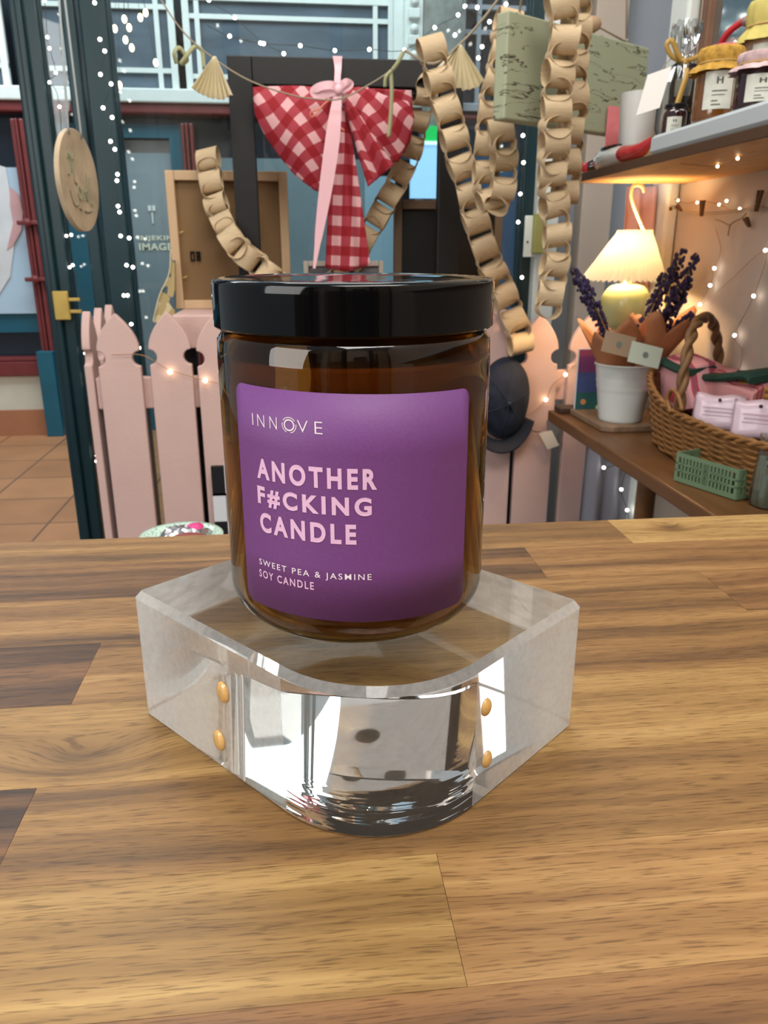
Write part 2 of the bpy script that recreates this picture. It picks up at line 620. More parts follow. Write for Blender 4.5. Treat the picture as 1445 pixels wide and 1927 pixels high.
for a, b_ in ((0, .3), (.38, .62), (.7, 1)):
    box(bm, x0 + (x1 - x0) * a, x0 + (x1 - x0) * b_, 4.93 + abs(a - .38) * .05, 5.05, 0.0, ZB0 - 0.1)
struct('trim_11', bm, REDP, bevel=0.006)
w = rect('window_8', X5(363, 240), X5(866, 240), 5.06, 5.09, Z5(500, 296), ZB0 - 0.1, DARKG)
rect('lower_pane', X5(363, 240), X5(690, 400), 5.06, 5.09, 0.0, Z5(500, 296), BLUEG, w)
rect('bright_pane', X5(688, 400), X5(745, 400), 5.05, 5.09, 0.0, Z5(700, 330), M('pale_blue_pane', (140, 178, 196), 0.3, noise=(5, 0.2), stretch=(1, 1, .1)), w)
rect('wall_side', X5(866, 300), 1.7, 5.0, 5.2, 0.0, Z5(900, 280), M('blue_paint', (62, 92, 122), 0.5, noise=(3, 0.2)))
rect('trim_12', X5(866, 300), 1.7, 4.98, 5.2, Z5(900, 280), Z5(900, 224), M('dark_fascia', (42, 46, 58), 0.5))
# lit sign: green gable over a glowing pale-blue panel
t = thing('lit_sign', 'glowing pale blue panel under a green gable seen beyond the dark frame', 'sign', (X5(795, 330), 4.8, Z5(795, 376)))
rect('panel', X5(764, 330), X5(826, 330), 4.78, 4.84, Z5(795, 377), Z5(795, 281), M('glowing_panel', (150, 200, 240), 0.4, emit=0.85, noise=None), t)
rect('crossbar', X5(782, 279), X5(826, 279), 4.77, 4.84, Z5(795, 281), Z5(795, 275), M('glowing_bar', (210, 240, 240), 0.4, emit=1.0), t)
bm = B()
prism(bm, [(X5(785, 275), Z5(785, 275)), (X5(825, 275), Z5(825, 275)), (X5(824, 266), Z5(824, 266)), (X5(813, 249), Z5(813, 249)), (X5(800, 246), Z5(800, 246)), (X5(793, 256), Z5(793, 256))], 'y', 4.78, 4.84)
obj('gable', bm, M('glowing_green', (20, 176, 84), 0.4, emit=0.8), t)
rect('post', X5(797, 330) - 0.02, X5(797, 330) + 0.02, 4.85, 4.89, 0.0, Z5(795, 283), BLACKW, t)

# ------------------------------------------------------------------ wooden counter
ZC = 0.923


def wood_counter():
    mt = bpy.data.materials.new('acacia_staves')
    mt.use_nodes = True
    nt = mt.node_tree
    L = nt.links.new
    b = nt.nodes['Principled BSDF']
    b.inputs['Roughness'].default_value = 0.42
    b.inputs['Specular IOR Level'].default_value = 0.4

    def math_(op, a, bb=None, c=None):
        n = nd(nt, 'ShaderNodeMath', operation=op)
        for i, v in enumerate((a, bb, c)):
            if v is None:
                continue
            if isinstance(v, (int, float)):
                n.inputs[i].default_value = v
            else:
                L(v, n.inputs[i])
        return n.outputs[0]
    tc = nd(nt, 'ShaderNodeTexCoord')
    at = nd(nt, 'ShaderNodeAttribute')
    at.attribute_name = 'stave'
    sp = nd(nt, 'ShaderNodeSeparateColor')
    L(at.outputs['Color'], sp.inputs[0])
    sx = nd(nt, 'ShaderNodeSeparateXYZ')
    L(tc.outputs['Object'], sx.inputs[0])
    x, y = sx.outputs[0], sx.outputs[1]
    seed = math_('MULTIPLY', sp.outputs[1], 13.7)
    # knots pull the grain round themselves
    warp = None
    dark = None
    for kx, ky, ax, ay, amt, dk in KNOTS:
        dx = math_('DIVIDE', math_('SUBTRACT', x, kx), ax)
        dy = math_('DIVIDE', math_('SUBTRACT', y, ky), ay)
        d2 = math_('ADD', math_('MULTIPLY', dx, dx), math_('MULTIPLY', dy, dy))
        e = math_('EXPONENT', math_('MULTIPLY', d2, -1.0))
        wv = math_('MULTIPLY', e, amt)
        warp = wv if warp is None else math_('ADD', warp, wv)
        e2 = math_('MULTIPLY', math_('EXPONENT', math_('MULTIPLY', d2, -2.2)), dk)
        dark = e2 if dark is None else math_('ADD', dark, e2)
    wn = nd(nt, 'ShaderNodeTexNoise')
    wn.inputs['Scale'].default_value = 1.0
    wn.inputs['Detail'].default_value = 2
    cv = nd(nt, 'ShaderNodeCombineXYZ')
    L(math_('MULTIPLY', x, 6.0), cv.inputs[0])
    L(math_('MULTIPLY', y, 16.0), cv.inputs[1])
    L(seed, cv.inputs[2])
    L(cv.outputs[0], wn.inputs['Vector'])
    yy = math_('ADD', math_('ADD', y, math_('MULTIPLY', math_('SUBTRACT', wn.outputs['Fac'], 0.5), 0.012)), warp)

    def streak(sx_, sy_, det, rough, off):
        c = nd(nt, 'ShaderNodeCombineXYZ')
        L(math_('MULTIPLY', x, sx_), c.inputs[0])
        L(math_('MULTIPLY', yy, sy_), c.inputs[1])
        L(math_('ADD', seed, off), c.inputs[2])
        n = nd(nt, 'ShaderNodeTexNoise')
        n.inputs['Scale'].default_value = 1.0
        n.inputs['Detail'].default_value = det
        n.inputs['Roughness'].default_value = rough
        L(c.outputs[0], n.inputs['Vector'])
        return n.outputs['Fac']
    bands = streak(3.0, 75.0, 4, 0.55, 0.0)
    fine = streak(16.0, 420.0, 3, 0.6, 4.1)
    pores = streak(95.0, 1500.0, 2, 0.5, 9.3)
    val = math_('ADD', math_('MULTIPLY', math_('SUBTRACT', bands, 0.5), 1.25), math_('MULTIPLY', math_('SUBTRACT', fine, 0.5), 0.42))
    val = math_('ADD', val, sp.outputs[0])
    val = math_('SUBTRACT', val, dark)
    r = nd(nt, 'ShaderNodeValToRGB')
    el = r.color_ramp.elements
    el[0].position = 0.0
    el[0].color = lin((54, 36, 23))
    el[1].position = 1.0
    el[1].color = lin((188, 150, 98))
    for p_, c_ in ((0.22, (86, 60, 38)), (0.45, (124, 88, 53)), (0.66, (147, 108, 66)), (0.82, (166, 127, 81))):
        e = el.new(p_)
        e.color = lin(c_)
    L(val, r.inputs[0])
    pr = nd(nt, 'ShaderNodeValToRGB')
    pr.color_ramp.elements[0].position = 0.34
    pr.color_ramp.elements[0].color = (0.50, 0.46, 0.42, 1)
    pr.color_ramp.elements[1].position = 0.46
    pr.color_ramp.elements[1].color = (1, 1, 1, 1)
    L(pores, pr.inputs[0])
    mx = nd(nt, 'ShaderNodeMix', data_type='RGBA', blend_type='MULTIPLY')
    mx.inputs[0].default_value = 0.85
    L(r.outputs[0], mx.inputs[6])
    L(pr.outputs[0], mx.inputs[7])
    # each stave leans a little to yellow or to red
    hs = nd(nt, 'ShaderNodeHueSaturation')
    L(mx.outputs[2], hs.inputs['Color'])
    L(math_('ADD', 0.492, math_('MULTIPLY', sp.outputs[2], 0.024)), hs.inputs['Hue'])
    hs.inputs['Saturation'].default_value = 1.0
    L(hs.outputs[0], b.inputs['Base Color'])
    bp = nd(nt, 'ShaderNodeBump')
    bp.inputs['Strength'].default_value = 0.15
    bp.inputs['Distance'].default_value = 0.0004
    L(math_('ADD', pores, fine), bp.inputs['Height'])
    L(bp.outputs[0], b.inputs['Normal'])
    L(math_('ADD', 0.36, math_('MULTIPLY', fine, 0.14)), b.inputs['Roughness'])
    return mt


# knots: x, y, half-width, half-depth, grain pull, darkening
KNOTS = [(0.2445, 0.3665, 0.016, 0.010, 0.010, 0.55), (-0.083, 0.150, 0.030, 0.016, 0.014, 0.22),
         (0.045, 0.137, 0.022, 0.009, 0.008, 0.12)]
ROWS = [0.4860, 0.4415, 0.3930, 0.3415, 0.2885, 0.2360, 0.1905, 0.1445, 0.0965, 0.048, 0.0, -0.05, -0.10, -0.15, -0.20, -0.25, -0.30]
# per row: end joints, and one (tone, seed, hue) per stave from left to right
STAVES = [
    ([-0.62, 0.2075], [(.50, .2, .5), (.47, .31, .55), (.82, .52, .75)]),
    ([-0.45, 0.1363], [(.4, .12, .5), (.33, .84, .35), (.54, .45, .40)]),
    ([-0.40, 0.2263], [(.6, .3, .5), (.52, .66, .5), (.50, .18, .3)]),
    ([-0.098, 0.52], [(.22, .74, .2), (.50, .37, .5), (.6, .1, .5)]),
    ([-0.5, 0.47], [(.5, .2, .5), (.64, .93, .72), (.4, .6, .5)]),
    ([-0.0955, 0.40], [(.16, .55, .2), (.47, .41, .62), (.6, .9, .5)]),
    ([-0.55, 0.037], [(.5, .2, .5), (.64, .08, .8), (.62, .77, .45)]),
    ([-0.35, 0.33], [(.5, .5, .5), (.45, .27, .28), (.5, .6, .5)]),
]
rng = random.Random(3)
while len(STAVES) < len(ROWS) - 1:
    j = rng.uniform(-0.5, 0.1)
    STAVES.append(([j, j + 0.6], [(rng.uniform(.3, .7), rng.random(), rng.random()) for _ in range(3)]))
CX0, CX1 = -0.95, 0.80
bm = B()
lay = bm.loops.layers.float_color.new('stave')
for (y1, y0), (js, tn) in zip(zip(ROWS, ROWS[1:]), STAVES):
    xs = [CX0] + js + [CX1 - 0.002]
    for xa, xb, t_ in zip(xs, xs[1:], tn):
        g = 0.00007
        vs = [bm.verts.new(p) for p in ((xa + g, y0 + g, ZC), (xb - g, y0 + g, ZC), (xb - g, y1 - g, ZC), (xa + g, y1 - g, ZC))]
        lo = [bm.verts.new((v.co.x, v.co.y, ZC - 0.038)) for v in vs]
        fs = [bm.faces.new(vs)] + [bm.faces.new((vs[i], lo[i], lo[(i + 1) % 4], vs[(i + 1) % 4])) for i in range(4)]
        fs.append(bm.faces.new(list(reversed(lo))))
        for f in fs:
            for lp_ in f.loops:
                lp_[lay] = (t_[0], t_[1], t_[2], 1)
ctr = thing('countertop', 'long butcher-block wooden counter the candle and its clear stand rest on', 'counter', (0, 0.1, ZC - 0.038))
CWOOD = wood_counter()
obj('worktop', bm, CWOOD, ctr)
rect('cabinet', CX0 + 0.02, 0.50, -0.20, 0.44, 0.0, ZC - 0.039, M('counter_front', (150, 118, 84), 0.6, noise=(6, 0.2)), ctr)
rect('lower_shelf', -0.52, 0.10, 0.44, 1.00, 0.706, 0.728, PALEW, ctr, bevel=0.003)

# ------------------------------------------------------------------ clear acrylic stand
ZT = 0.977
LFT, RGTC = Vector((-0.0665, 0.2790)), Vector((0.1020, 0.2525))
FRC = Vector((0.0194, 0.1805))
BCK = LFT + RGTC - FRC


def round_corner(a, c, b_, r, n):
    """arc replacing corner c between a and b_"""
    u, v = (a - c).normalized(), (b_ - c).normalized()
    ang = math.acos(max(-1, min(1, u.dot(v))))
    d = r / math.tan(ang / 2)
    s, e = c + u * d, c + v * d
    ctr_ = c + (u + v).normalized() * (r / sin(ang / 2))
    a0 = atan2((s - ctr_).y, (s - ctr_).x)
    a1 = atan2((e - ctr_).y, (e - ctr_).x)
    da = (a1 - a0 + pi) % (2 * pi) - pi
    return [ctr_ + Vector((cos(a0 + da * i / n), sin(a0 + da * i / n))) * r for i in range(n + 1)]


outline = (round_corner(BCK, LFT, FRC, 0.0034, 5) + round_corner(LFT, FRC, RGTC, 0.0435, 28) +
           round_corner(FRC, RGTC, BCK, 0.0034, 5) + round_corner(RGTC, BCK, LFT, 0.012, 8))
cen = sum(outline, Vector((0, 0))) / len(outline)


def inset(poly, d):
    n = len(poly)
    out = []
    for i in range(n):
        a, c, b_ = poly[i - 1], poly[i], poly[(i + 1) % n]
        t = (b_ - a).normalized()
        nrm = Vector((-t.y, t.x))
        if nrm.dot(cen - c) < 0:
            nrm = -nrm
        out.append(c + nrm * d)
    return out


ACRYL = M('clear_acrylic', (252, 254, 253), 0.0, trans=1.0, ior=1.49)
# chipped, wavy band moulded low on the rounded front
nt = ACRYL.node_tree
tc = nd(nt, 'ShaderNodeTexCoord')
mp = nd(nt, 'ShaderNodeMapping')
mp.inputs['Scale'].default_value = (38, 38, 210)
nt.links.new(tc.outputs['Object'], mp.inputs[0])
wn = nd(nt, 'ShaderNodeTexNoise')
wn.inputs['Scale'].default_value = 1.0
wn.inputs['Detail'].default_value = 2
nt.links.new(mp.outputs[0], wn.inputs['Vector'])
sz = nd(nt, 'ShaderNodeSeparateXYZ')
nt.links.new(tc.outputs['Object'], sz.inputs[0])
mr_ = nd(nt, 'ShaderNodeMapRange')
mr_.inputs['From Min'].default_value = 0.019
mr_.inputs['From Max'].default_value = 0.010
mr_.inputs['To Max'].default_value = 0.45
nt.links.new(sz.outputs[2], mr_.inputs['Value'])
ab_ = nd(nt, 'ShaderNodeMath', operation='GREATER_THAN')
ab_.inputs[1].default_value = 0.0013
nt.links.new(sz.outputs[2], ab_.inputs[0])
mm_ = nd(nt, 'ShaderNodeMath', operation='MULTIPLY')
nt.links.new(mr_.outputs[0], mm_.inputs[0])
nt.links.new(ab_.outputs[0], mm_.inputs[1])
bp = nd(nt, 'ShaderNodeBump')
bp.inputs['Distance'].default_value = 0.0014
nt.links.new(mm_.outputs[0], bp.inputs['Strength'])
nt.links.new(wn.outputs['Fac'], bp.inputs['Height'])
nt.links.new(bp.outputs[0], nt.nodes['Principled BSDF'].inputs['Normal'])
stand = thing('display_stand', 'clear acrylic block with a rounded front corner under the amber candle', 'display stand', (cen.x, cen.y, ZC + 0.0004))
bm = B()
z0 = ZC + 0.0004
rings = []
for d, z in ((0.0008, z0), (0.0, z0 + 0.0008), (0.0, ZT - 0.0026), (0.0024, ZT)):
    rings.append([(p.x, p.y, z) for p in inset(outline, d)])
loft(bm, rings)
SCUFF = bpy.data.materials.new('scuffed_acrylic')
SCUFF.use_nodes = True
nt = SCUFF.node_tree
b = nt.nodes['Principled BSDF']
b.inputs['Base Color'].default_value = lin((250, 252, 250))
b.inputs['Roughness'].default_value = 0.02
b.inputs['Transmission Weight'].default_value = 1.0
b.inputs['IOR'].default_value = 1.49
df = nd(nt, 'ShaderNodeBsdfDiffuse')
df.inputs[0].default_value = lin((250, 250, 248))
tl_ = nd(nt, 'ShaderNodeBsdfTranslucent')
tl_.inputs[0].default_value = lin((252, 252, 250))
m1 = nd(nt, 'ShaderNodeMixShader')
m1.inputs[0].default_value = 0.7
nt.links.new(df.outputs[0], m1.inputs[1])
nt.links.new(tl_.outputs[0], m1.inputs[2])
tc = nd(nt, 'ShaderNodeTexCoord')
no = nd(nt, 'ShaderNodeTexNoise')
no.inputs['Scale'].default_value = 130
no.inputs['Detail'].default_value = 6
nt.links.new(tc.outputs['Object'], no.inputs['Vector'])
rp = nd(nt, 'ShaderNodeValToRGB')
rp.color_ramp.elements[0].position = 0.35
rp.color_ramp.elements[0].color = (0.74, 0.74, 0.74, 1)
rp.color_ramp.elements[1].position = 0.6
rp.color_ramp.elements[1].color = (0.92, 0.92, 0.92, 1)
nt.links.new(no.outputs['Fac'], rp.inputs[0])
# the polished back corner is hardly scuffed
dv = nd(nt, 'ShaderNodeVectorMath', operation='DISTANCE')
nt.links.new(tc.outputs['Object'], dv.inputs[0])
dv.inputs[1].default_value = (BCK.x - cen.x, BCK.y - cen.y, 0.027)
mr = nd(nt, 'ShaderNodeMapRange')
mr.inputs['From Min'].default_value = 0.045
mr.inputs['From Max'].default_value = 0.090
mr.inputs['To Min'].default_value = 0.05
nt.links.new(dv.outputs['Value'], mr.inputs['Value'])
ml = nd(nt, 'ShaderNodeMath', operation='MULTIPLY')
nt.links.new(rp.outputs[0], ml.inputs[0])
nt.links.new(mr.outputs[0], ml.inputs[1])
m2 = nd(nt, 'ShaderNodeMixShader')
nt.links.new(ml.outputs[0], m2.inputs[0])
nt.links.new(b.outputs[0], m2.inputs[1])
nt.links.new(m1.outputs[0], m2.inputs[2])
nt.links.new(m2.outputs[0], nt.nodes['Material Output'].inputs[0])
bmesh.ops.recalc_face_normals(bm, faces=bm.faces)
mc = Vector((cen.x, cen.y))
ub = (BCK - Vector((FRC.x, FRC.y))).normalized()
for f in bm.faces:
    f.normal_update()
    if abs(f.normal.z) < 0.9 and Vector((f.normal.x, f.normal.y)).dot(ub) > 0.2:
        f.material_index = 1
    elif (abs(f.normal.z) < 0.3 and f.calc_area() > 0.002) or 0.3 < f.normal.z < 0.95:
        f.material_index = 2
BRIGHT_HAZE = SCUFF.copy()  # white haze raised beyond dust to brighten front faces and top rim
BRIGHT_HAZE.name = 'bright_hazed_acrylic'
nt = BRIGHT_HAZE.node_tree
for n in nt.nodes:
    if n.type == 'MAP_RANGE':
        n.inputs['To Min'].default_value = 0.50
        n.inputs['To Max'].default_value = 0.50
    elif n.type == 'BSDF_PRINCIPLED':
        n.inputs['Roughness'].default_value = 0.03
    elif n.type == 'TEX_NOISE':
        n.inputs['Scale'].default_value = 420
obj('block', bm, [ACRYL, SCUFF, BRIGHT_HAZE], stand, smooth=22)
# bumper domes on the two front faces; amber colour stands for refracted lamp light
BUMP = M('lamp_tinted_bumper', (214, 170, 104), 0.15, coat=1.0, noise=(300, 0.3))
for px, py, A, Bp in ((421, 1302, LFT, FRC), (414, 1392, LFT, FRC), (913, 1330, FRC, RGTC), (914, 1428, FRC, RGTC)):
    d = ray(px, py)
    e = Bp - A
    nrm = Vector((-e.y, e.x, 0)).normalized()
    if nrm.y > 0:
        nrm = -nrm
    q = Vector((A.x, A.y, 0))
    o_ = Vector((0, 0, EYE))
    t = (q - o_).dot(nrm) / d.dot(nrm)
    p = o_ + d * t
    bm = B()
    ex = Vector((e.x, e.y, 0)).normalized()
    rr = 0.0034 if px < 700 else 0.0026
    rings = []
    for k in range(5):
        a = k / 5 * pi / 2
        rings.append([p + nrm * (0.0016 * sin(a) + 0.0002) + (ex * cos(q_) + Vector((0, 0, 1)) * sin(q_) * 1.25) * rr * cos(a)
                      for q_ in [2 * pi * i / 20 for i in range(20)]])
    loft(bm, rings)
    obj('bumper', bm, BUMP, stand, smooth=True)

# ------------------------------------------------------------------ the candle
JX, JY, RB, RL = 0.0186, 0.2625, 0.0451, 0.0455
ZB = ZT + 0.0003
ZLB, ZLT = 1.0765, 1.0917
jar = thing('candle', 'amber glass candle jar with black lid and square purple label', 'candle', (JX, JY, ZB))
AMBER = M('amber_glass', (150, 108, 44), 0.0, trans=1.0, ior=1.5)
rc = 0.0125
prof = [(0.0, 0.0035), (0.020, 0.003), (0.0285, 0.0006), (0.0300, 0.0)]
for k in range(1, 9):
    a = k / 8 * pi / 2
    prof.append((0.0325 + (RB - 0.0325) * sin(a), 0.0004 + rc * (1 - cos(a))))
prof += [(RB, 0.03), (RB, 0.06), (RB, ZLB - ZB - 0.010), (RB - 0.0003, ZLB - ZB - 0.0035), (RB - 0.0022, ZLB - ZB - 0.0008),
         (RB - 0.0045, ZLB - ZB + 0.0005), (RB - 0.0045, ZLT - ZB - 0.004), (RB - 0.0070, ZLT - ZB - 0.004),
         (RB - 0.0070, ZLB - ZB), (RB - 0.0036, ZLB - ZB - 0.006), (RB - 0.0033, 0.06), (RB - 0.0033, 0.0137)]
for k in range(1, 7):
    a = k / 6 * pi / 2
    prof.append((RB - 0.0033 - 0.0095 * (1 - cos(a)), 0.0137 - 0.0095 * sin(a)))
prof += [(0.012, 0.0041), (0.0, 0.0040)]
bm = B()
lathe(bm, [(max(r, 1e-5), z) for r, z in prof], (JX, JY, ZB), 112, cap=False)
bmesh.ops.remove_doubles(bm, verts=bm.verts, dist=2e-5)
body = obj('glass_jar', bm, AMBER, jar, smooth=True)
# knurled ring under the base edge
bm = B()
lathe(bm, [(0.0296, 0.0001), (0.0312, 0.0001), (0.0330, 0.0010), (0.0322, 0.0018)], (JX, JY, ZB), 240, cap=False,
      fn=lambda t, z: 1 + 0.006 * (1 if int(t / (2 * pi) * 120) % 2 else -1))
obj('base_ring', bm, M('amber_ring', (70, 42, 14), 0.15, coat=1.0), jar)
# wax filling
WAX = M('soy_wax', (240, 214, 160), 0.55, sss=0.0)
bm = B()
RW = RB - 0.0036
pw = [(1e-4, 0.0044), (0.0275, 0.0045)]
for k in range(1, 7):
    a = k / 6 * pi / 2
    pw.append((RW - 0.0095 + 0.0095 * sin(a), 0.0141 - 0.0095 * cos(a)))
pw += [(RW, 0.05), (RW, 0.0895), (RW - 0.001, 0.0905), (1e-4, 0.0900)]
lathe(bm, pw, (JX, JY, ZB), 72, cap=False)
obj('wax', bm, WAX, jar, smooth=40)
bm = B()
tube(bm, [(JX, JY, ZB + 0.0902), (JX + 0.0005, JY, ZB + 0.098)], 0.0012, 8)
obj('wick', bm, M('cotton_wick', (220, 210, 190), 0.9), jar)
# lid
LID = M('black_lid', (7, 7, 8), 0.07, spec=0.4, coat=0.0)
bm = B()
hl = ZLT - ZLB
pl = [(RL - 0.0040, 0.0009), (RL - 0.0006, 0.0), (RL, 0.0006), (RL, 0.004), (RL, hl - 0.0035)]
for k in range(1, 6):
    a = k / 5 * pi / 2
    pl.append((RL - 0.0018 * (1 - cos(a)), hl - 0.0020 + 0.0018 * sin(a)))
pl += [(RL - 0.0035, hl), (RL - 0.0045, hl - 0.0003), (0.020, hl - 0.0003), (1e-4, hl - 0.0003)]
lathe(bm, pl, (JX, JY, ZLB), 128, cap=False)
obj('lid', bm, LID, jar, smooth=40)
bm = B()
lathe(bm, [(RL - 0.0040, 0.0), (RL - 0.0040, 0.0095)], (JX, JY, ZLB), 96, cap=False)
obj('lid_liner', bm, M('black_liner', (8, 8, 8), 0.6), jar, smooth=True)

# label wrapped round the jar: (s, v) = millimetres round the wall and up from the stand
TILT = math.tan(radians(-1.45))


def on_jar(off):
    def fn(s, v):
        v2 = v + (s + 4.0) * TILT
        R_ = RB + off
        return (JX + R_ * sin(s / 1000 / RB), JY - R_ * cos(s / 1000 / RB), ZT + v2 / 1000)
    return fn


LAB = bpy.data.materials.new('purple_label')
LAB = M('purple_label', (112, 64, 126), 0.55, noise=(900, 0.10), bump=(1400, 0.06))
bm = B()
S0, S1, V0, V1, RC_ = -44.3, 36.0, 13.3, 84.4, 3.6
fn = on_jar(0.0003)
cols = []
ss = [S0 + RC_ * (1 - cos(k / 8 * pi / 2)) for k in range(9)] + [S0 + RC_ + (S1 - S0 - 2 * RC_) * k / 60 for k in range(1, 60)] + \
     [S1 - RC_ * (1 - cos(k / 8 * pi / 2)) for k in range(8, -1, -1)]
for s in ss:
    dd = max(0.0, RC_ - (s - S0), RC_ - (S1 - s))
    cut = RC_ - sqrt(max(0.0, RC_ ** 2 - dd ** 2))
    cols.append([fn(s, V0 + cut + (V1 - V0 - 2 * cut) * j / 4) for j in range(5)])
VV = [[bm.verts.new(p) for p in c_] for c_ in cols]
for a, b_ in zip(VV, VV[1:]):
    for j in range(4):
        bm.faces.new((a[j], b_[j], b_[j + 1], a[j + 1]))
lab = obj('label', bm, LAB, jar, smooth=True, solid=0.0002)
lab['label'] = 'purple label with pale pink lettering'
PINKL = M('pale_pink_ink', (226, 184, 218), 0.5)
WHITEL = M('white_ink', (240, 226, 238), 0.5)
ft = on_jar(0.00055)
bm = B()
put_text(bm, 'ANOTHER', -35.6, 2.9, 56.2, 62.7, ft, 0.040, 1.36)
put_text(bm, 'F#CKING', -35.9, 1.3, 47.6, 53.9, ft, 0.040, 1.36)
put_text(bm, 'CANDLE', -35.4, -3.3, 39.0, 45.5, ft, 0.040, 1.36)
put_text(bm, 'SOY CANDLE', -37.1, -16.6, 23.2, 25.8, ft, 0.016, 1.3)
obj('lettering', bm, PINKL, lab)
bm = B()
put_text(bm, 'SWEET PEA & JASMINE', -36.8, 1.15, 26.9, 29.5, ft, 0.004, 1.3)
obj('scent_lettering', bm, WHITEL, lab)
bm = B()
put_text(bm, 'I', -36.5, -36.1, 72.5, 76.1, ft)
for a_, b_ in ((-34.3, -31.5), (-29.5, -26.9)):
    put_text(bm, 'N', a_, b_, 72.5, 76.1, ft, -0.012)
put_text(bm, 'V', -20.2, -16.9, 72.5, 76.1, ft, -0.012)
put_text(bm, 'E', -14.9, -12.6, 72.5, 76.1, ft, -0.012)


def arc(cx_, cy_, r, w_, a0, a1, n=36):
    ra = [[bm.verts.new(ft(cx_ + q * cos(a0 + (a1 - a0) * i / n), cy_ + q * sin(a0 + (a1 - a0) * i / n))) for q in (r - w_ / 2, r + w_ / 2)] for i in range(n + 1)]
    for p_, q_ in zip(ra, ra[1:]):
        bm.faces.new((p_[0], p_[1], q_[1], q_[0]))


arc(-22.8, 74.3, 1.55, 0.42, 0, 2 * pi)
arc(-22.8, 74.3, 2.25, 0.24, radians(35), radians(150))
arc(-22.8, 74.3, 2.25, 0.22, radians(165), radians(250))
arc(-22.8, 74.3, 2.25, 0.24, radians(-80), radians(10))
obj('brand_lettering', bm, WHITEL, lab)

# ------------------------------------------------------------------ plate behind the counter
PLX, PLY, PLZ = -0.1618, 1.0, 0.7285
pl_ = thing('plate', 'small pale green speckled plate holding a foil pack behind the counter edge', 'plate', (PLX, PLY - 0.02, PLZ))
mt = M('speckled_mint_glaze', (176, 206, 188), 0.35, coat=0.4)
nt = mt.node_tree
vo = nd(nt, 'ShaderNodeTexVoronoi')
vo.inputs['Scale'].default_value = 260
tc = nd(nt, 'ShaderNodeTexCoord')
nt.links.new(tc.outputs['Object'], vo.inputs['Vector'])
rp = nd(nt, 'ShaderNodeValToRGB')
rp.color_ramp.elements[0].position = 0.22
rp.color_ramp.elements[0].color = lin((84, 122, 104))
rp.color_ramp.elements[1].position = 0.36
rp.color_ramp.elements[1].color = lin((192, 216, 200))
nt.links.new(vo.outputs['Distance'], rp.inputs[0])
nt.links.new(rp.outputs[0], nt.nodes['Principled BSDF'].inputs['Base Color'])
bm = B()
lathe(bm, [(1e-4, 0.001), (0.030, 0.0), (0.034, 0.002), (0.045, 0.009), (0.054, 0.014), (0.0545, 0.0155), (0.050, 0.0135), (0.040, 0.0085), (0.032, 0.005), (1e-4, 0.004)],
      (PLX, PLY - 0.02, PLZ), 64, cap=False)
obj('dish', bm, mt, pl_, smooth=True)
pk = thing('foil_pack', 'crumpled silver foil pack with pink sticker lying on the mint plate', 'packet', (PLX + 0.008, PLY - 0.02, PLZ + 0.006))
bm = B()
rg = random.Random(5)
nz = [[rg.uniform(-0.003, 0.004) for _ in range(13)] for _ in range(13)]


def foil(u, v):
    i, j = int(round(u * 12)), int(round(v * 12))
    e = min(u, 1 - u, v, 1 - v)
    return (PLX - 0.030 + 0.068 * u, PLY - 0.045 + 0.050 * v, PLZ + 0.0105 + 0.012 * min(1, e * 5) + nz[i][j] * min(1, e * 6))


grid(bm, foil, 12, 12)
obj('wrapper', bm, M('silver_foil', (200, 196, 200), 0.22, metal=0.9), pk, smooth=30, solid=0.001)
bm = B()
lathe(bm, [(1e-4, 0.004), (0.010, 0.003), (0.011, 0.0)], (PLX + 0.018, PLY - 0.012, PLZ + 0.0232), 24, cap=False)
obj('sticker', bm, M('pink_sticker', (214, 60, 130), 0.5), pk, smooth=True)
bm = B()
ball(bm, (PLX + 0.012, PLY - 0.036, PLZ + 0.019), 0.017, 2, (1.2, .6, .3))
obj('filling', bm, M('red_brown_filling', (130, 58, 50), 0.5), pk, smooth=True)

# ------------------------------------------------------------------ pink picket fence and ledge
def picket_poly(c, wd, z0, zt):
    """gothic picket: straight board, round shoulder notches, pointed arch"""
    h = wd / 2
    pts = [(c - h, z0), (c + h, z0)]
    zn = zt - 0.098                           # middle of the notch
    rn = 0.017
    right = [(c + h, zn - rn)]
    for k in range(1, 8):
        a = -pi / 2 + pi * k / 8
        right.append((c + h - rn * cos(a), zn + rn * sin(a)))
    right.append((c + h, zn + rn))
    za = zn + rn
    for k in range(1, 13):
        t = k / 12
        right.append((c + h * (1 - t ** 1.75), za + (zt - za) * t ** 0.92))
    left = [(2 * c - u, v) for u, v in reversed(right[:-1])]
    return pts + right + left


YF = 1.80
fence = thing('picket_fence', 'pale pink wooden picket fence standing behind the counter under the window display', 'fence', (0.1, YF, 0))
ZFT = 0.968
FX = [P(234, 760, y=YF).x, P(329, 760, y=YF).x, P(416, 760, y=YF).x]
step = 0.1125
xr = [P(1098, 760, y=YF).x - 0.001, P(1007, 760, y=YF).x, P(928, 760, y=YF).x]
mid = []
x = FX[-1] + step
while x < xr[-1] - 0.6 * step:
    mid.append(x)
    x += (xr[-1] - FX[-1]) / round((xr[-1] - FX[-1]) / step)
for i, x in enumerate(FX + mid + xr):
    bm = B()
    prism(bm, picket_poly(x, 0.092, 0.002, ZFT - (0.010 if x > 0.4 else 0.0) + 0.003 * sin(i * 2.1)), 'y', YF - 0.009, YF + 0.009)
    obj('picket', bm, PINK, fence, bevel=0.0025)
xl, xrr = FX[0] - 0.06, xr[0] + 0.05
for zz in (0.79, 0.20):
    rect('rail', xl, xrr, YF + 0.010, YF + 0.032, zz - 0.036, zz + 0.036, PINK, fence, bevel=0.003)
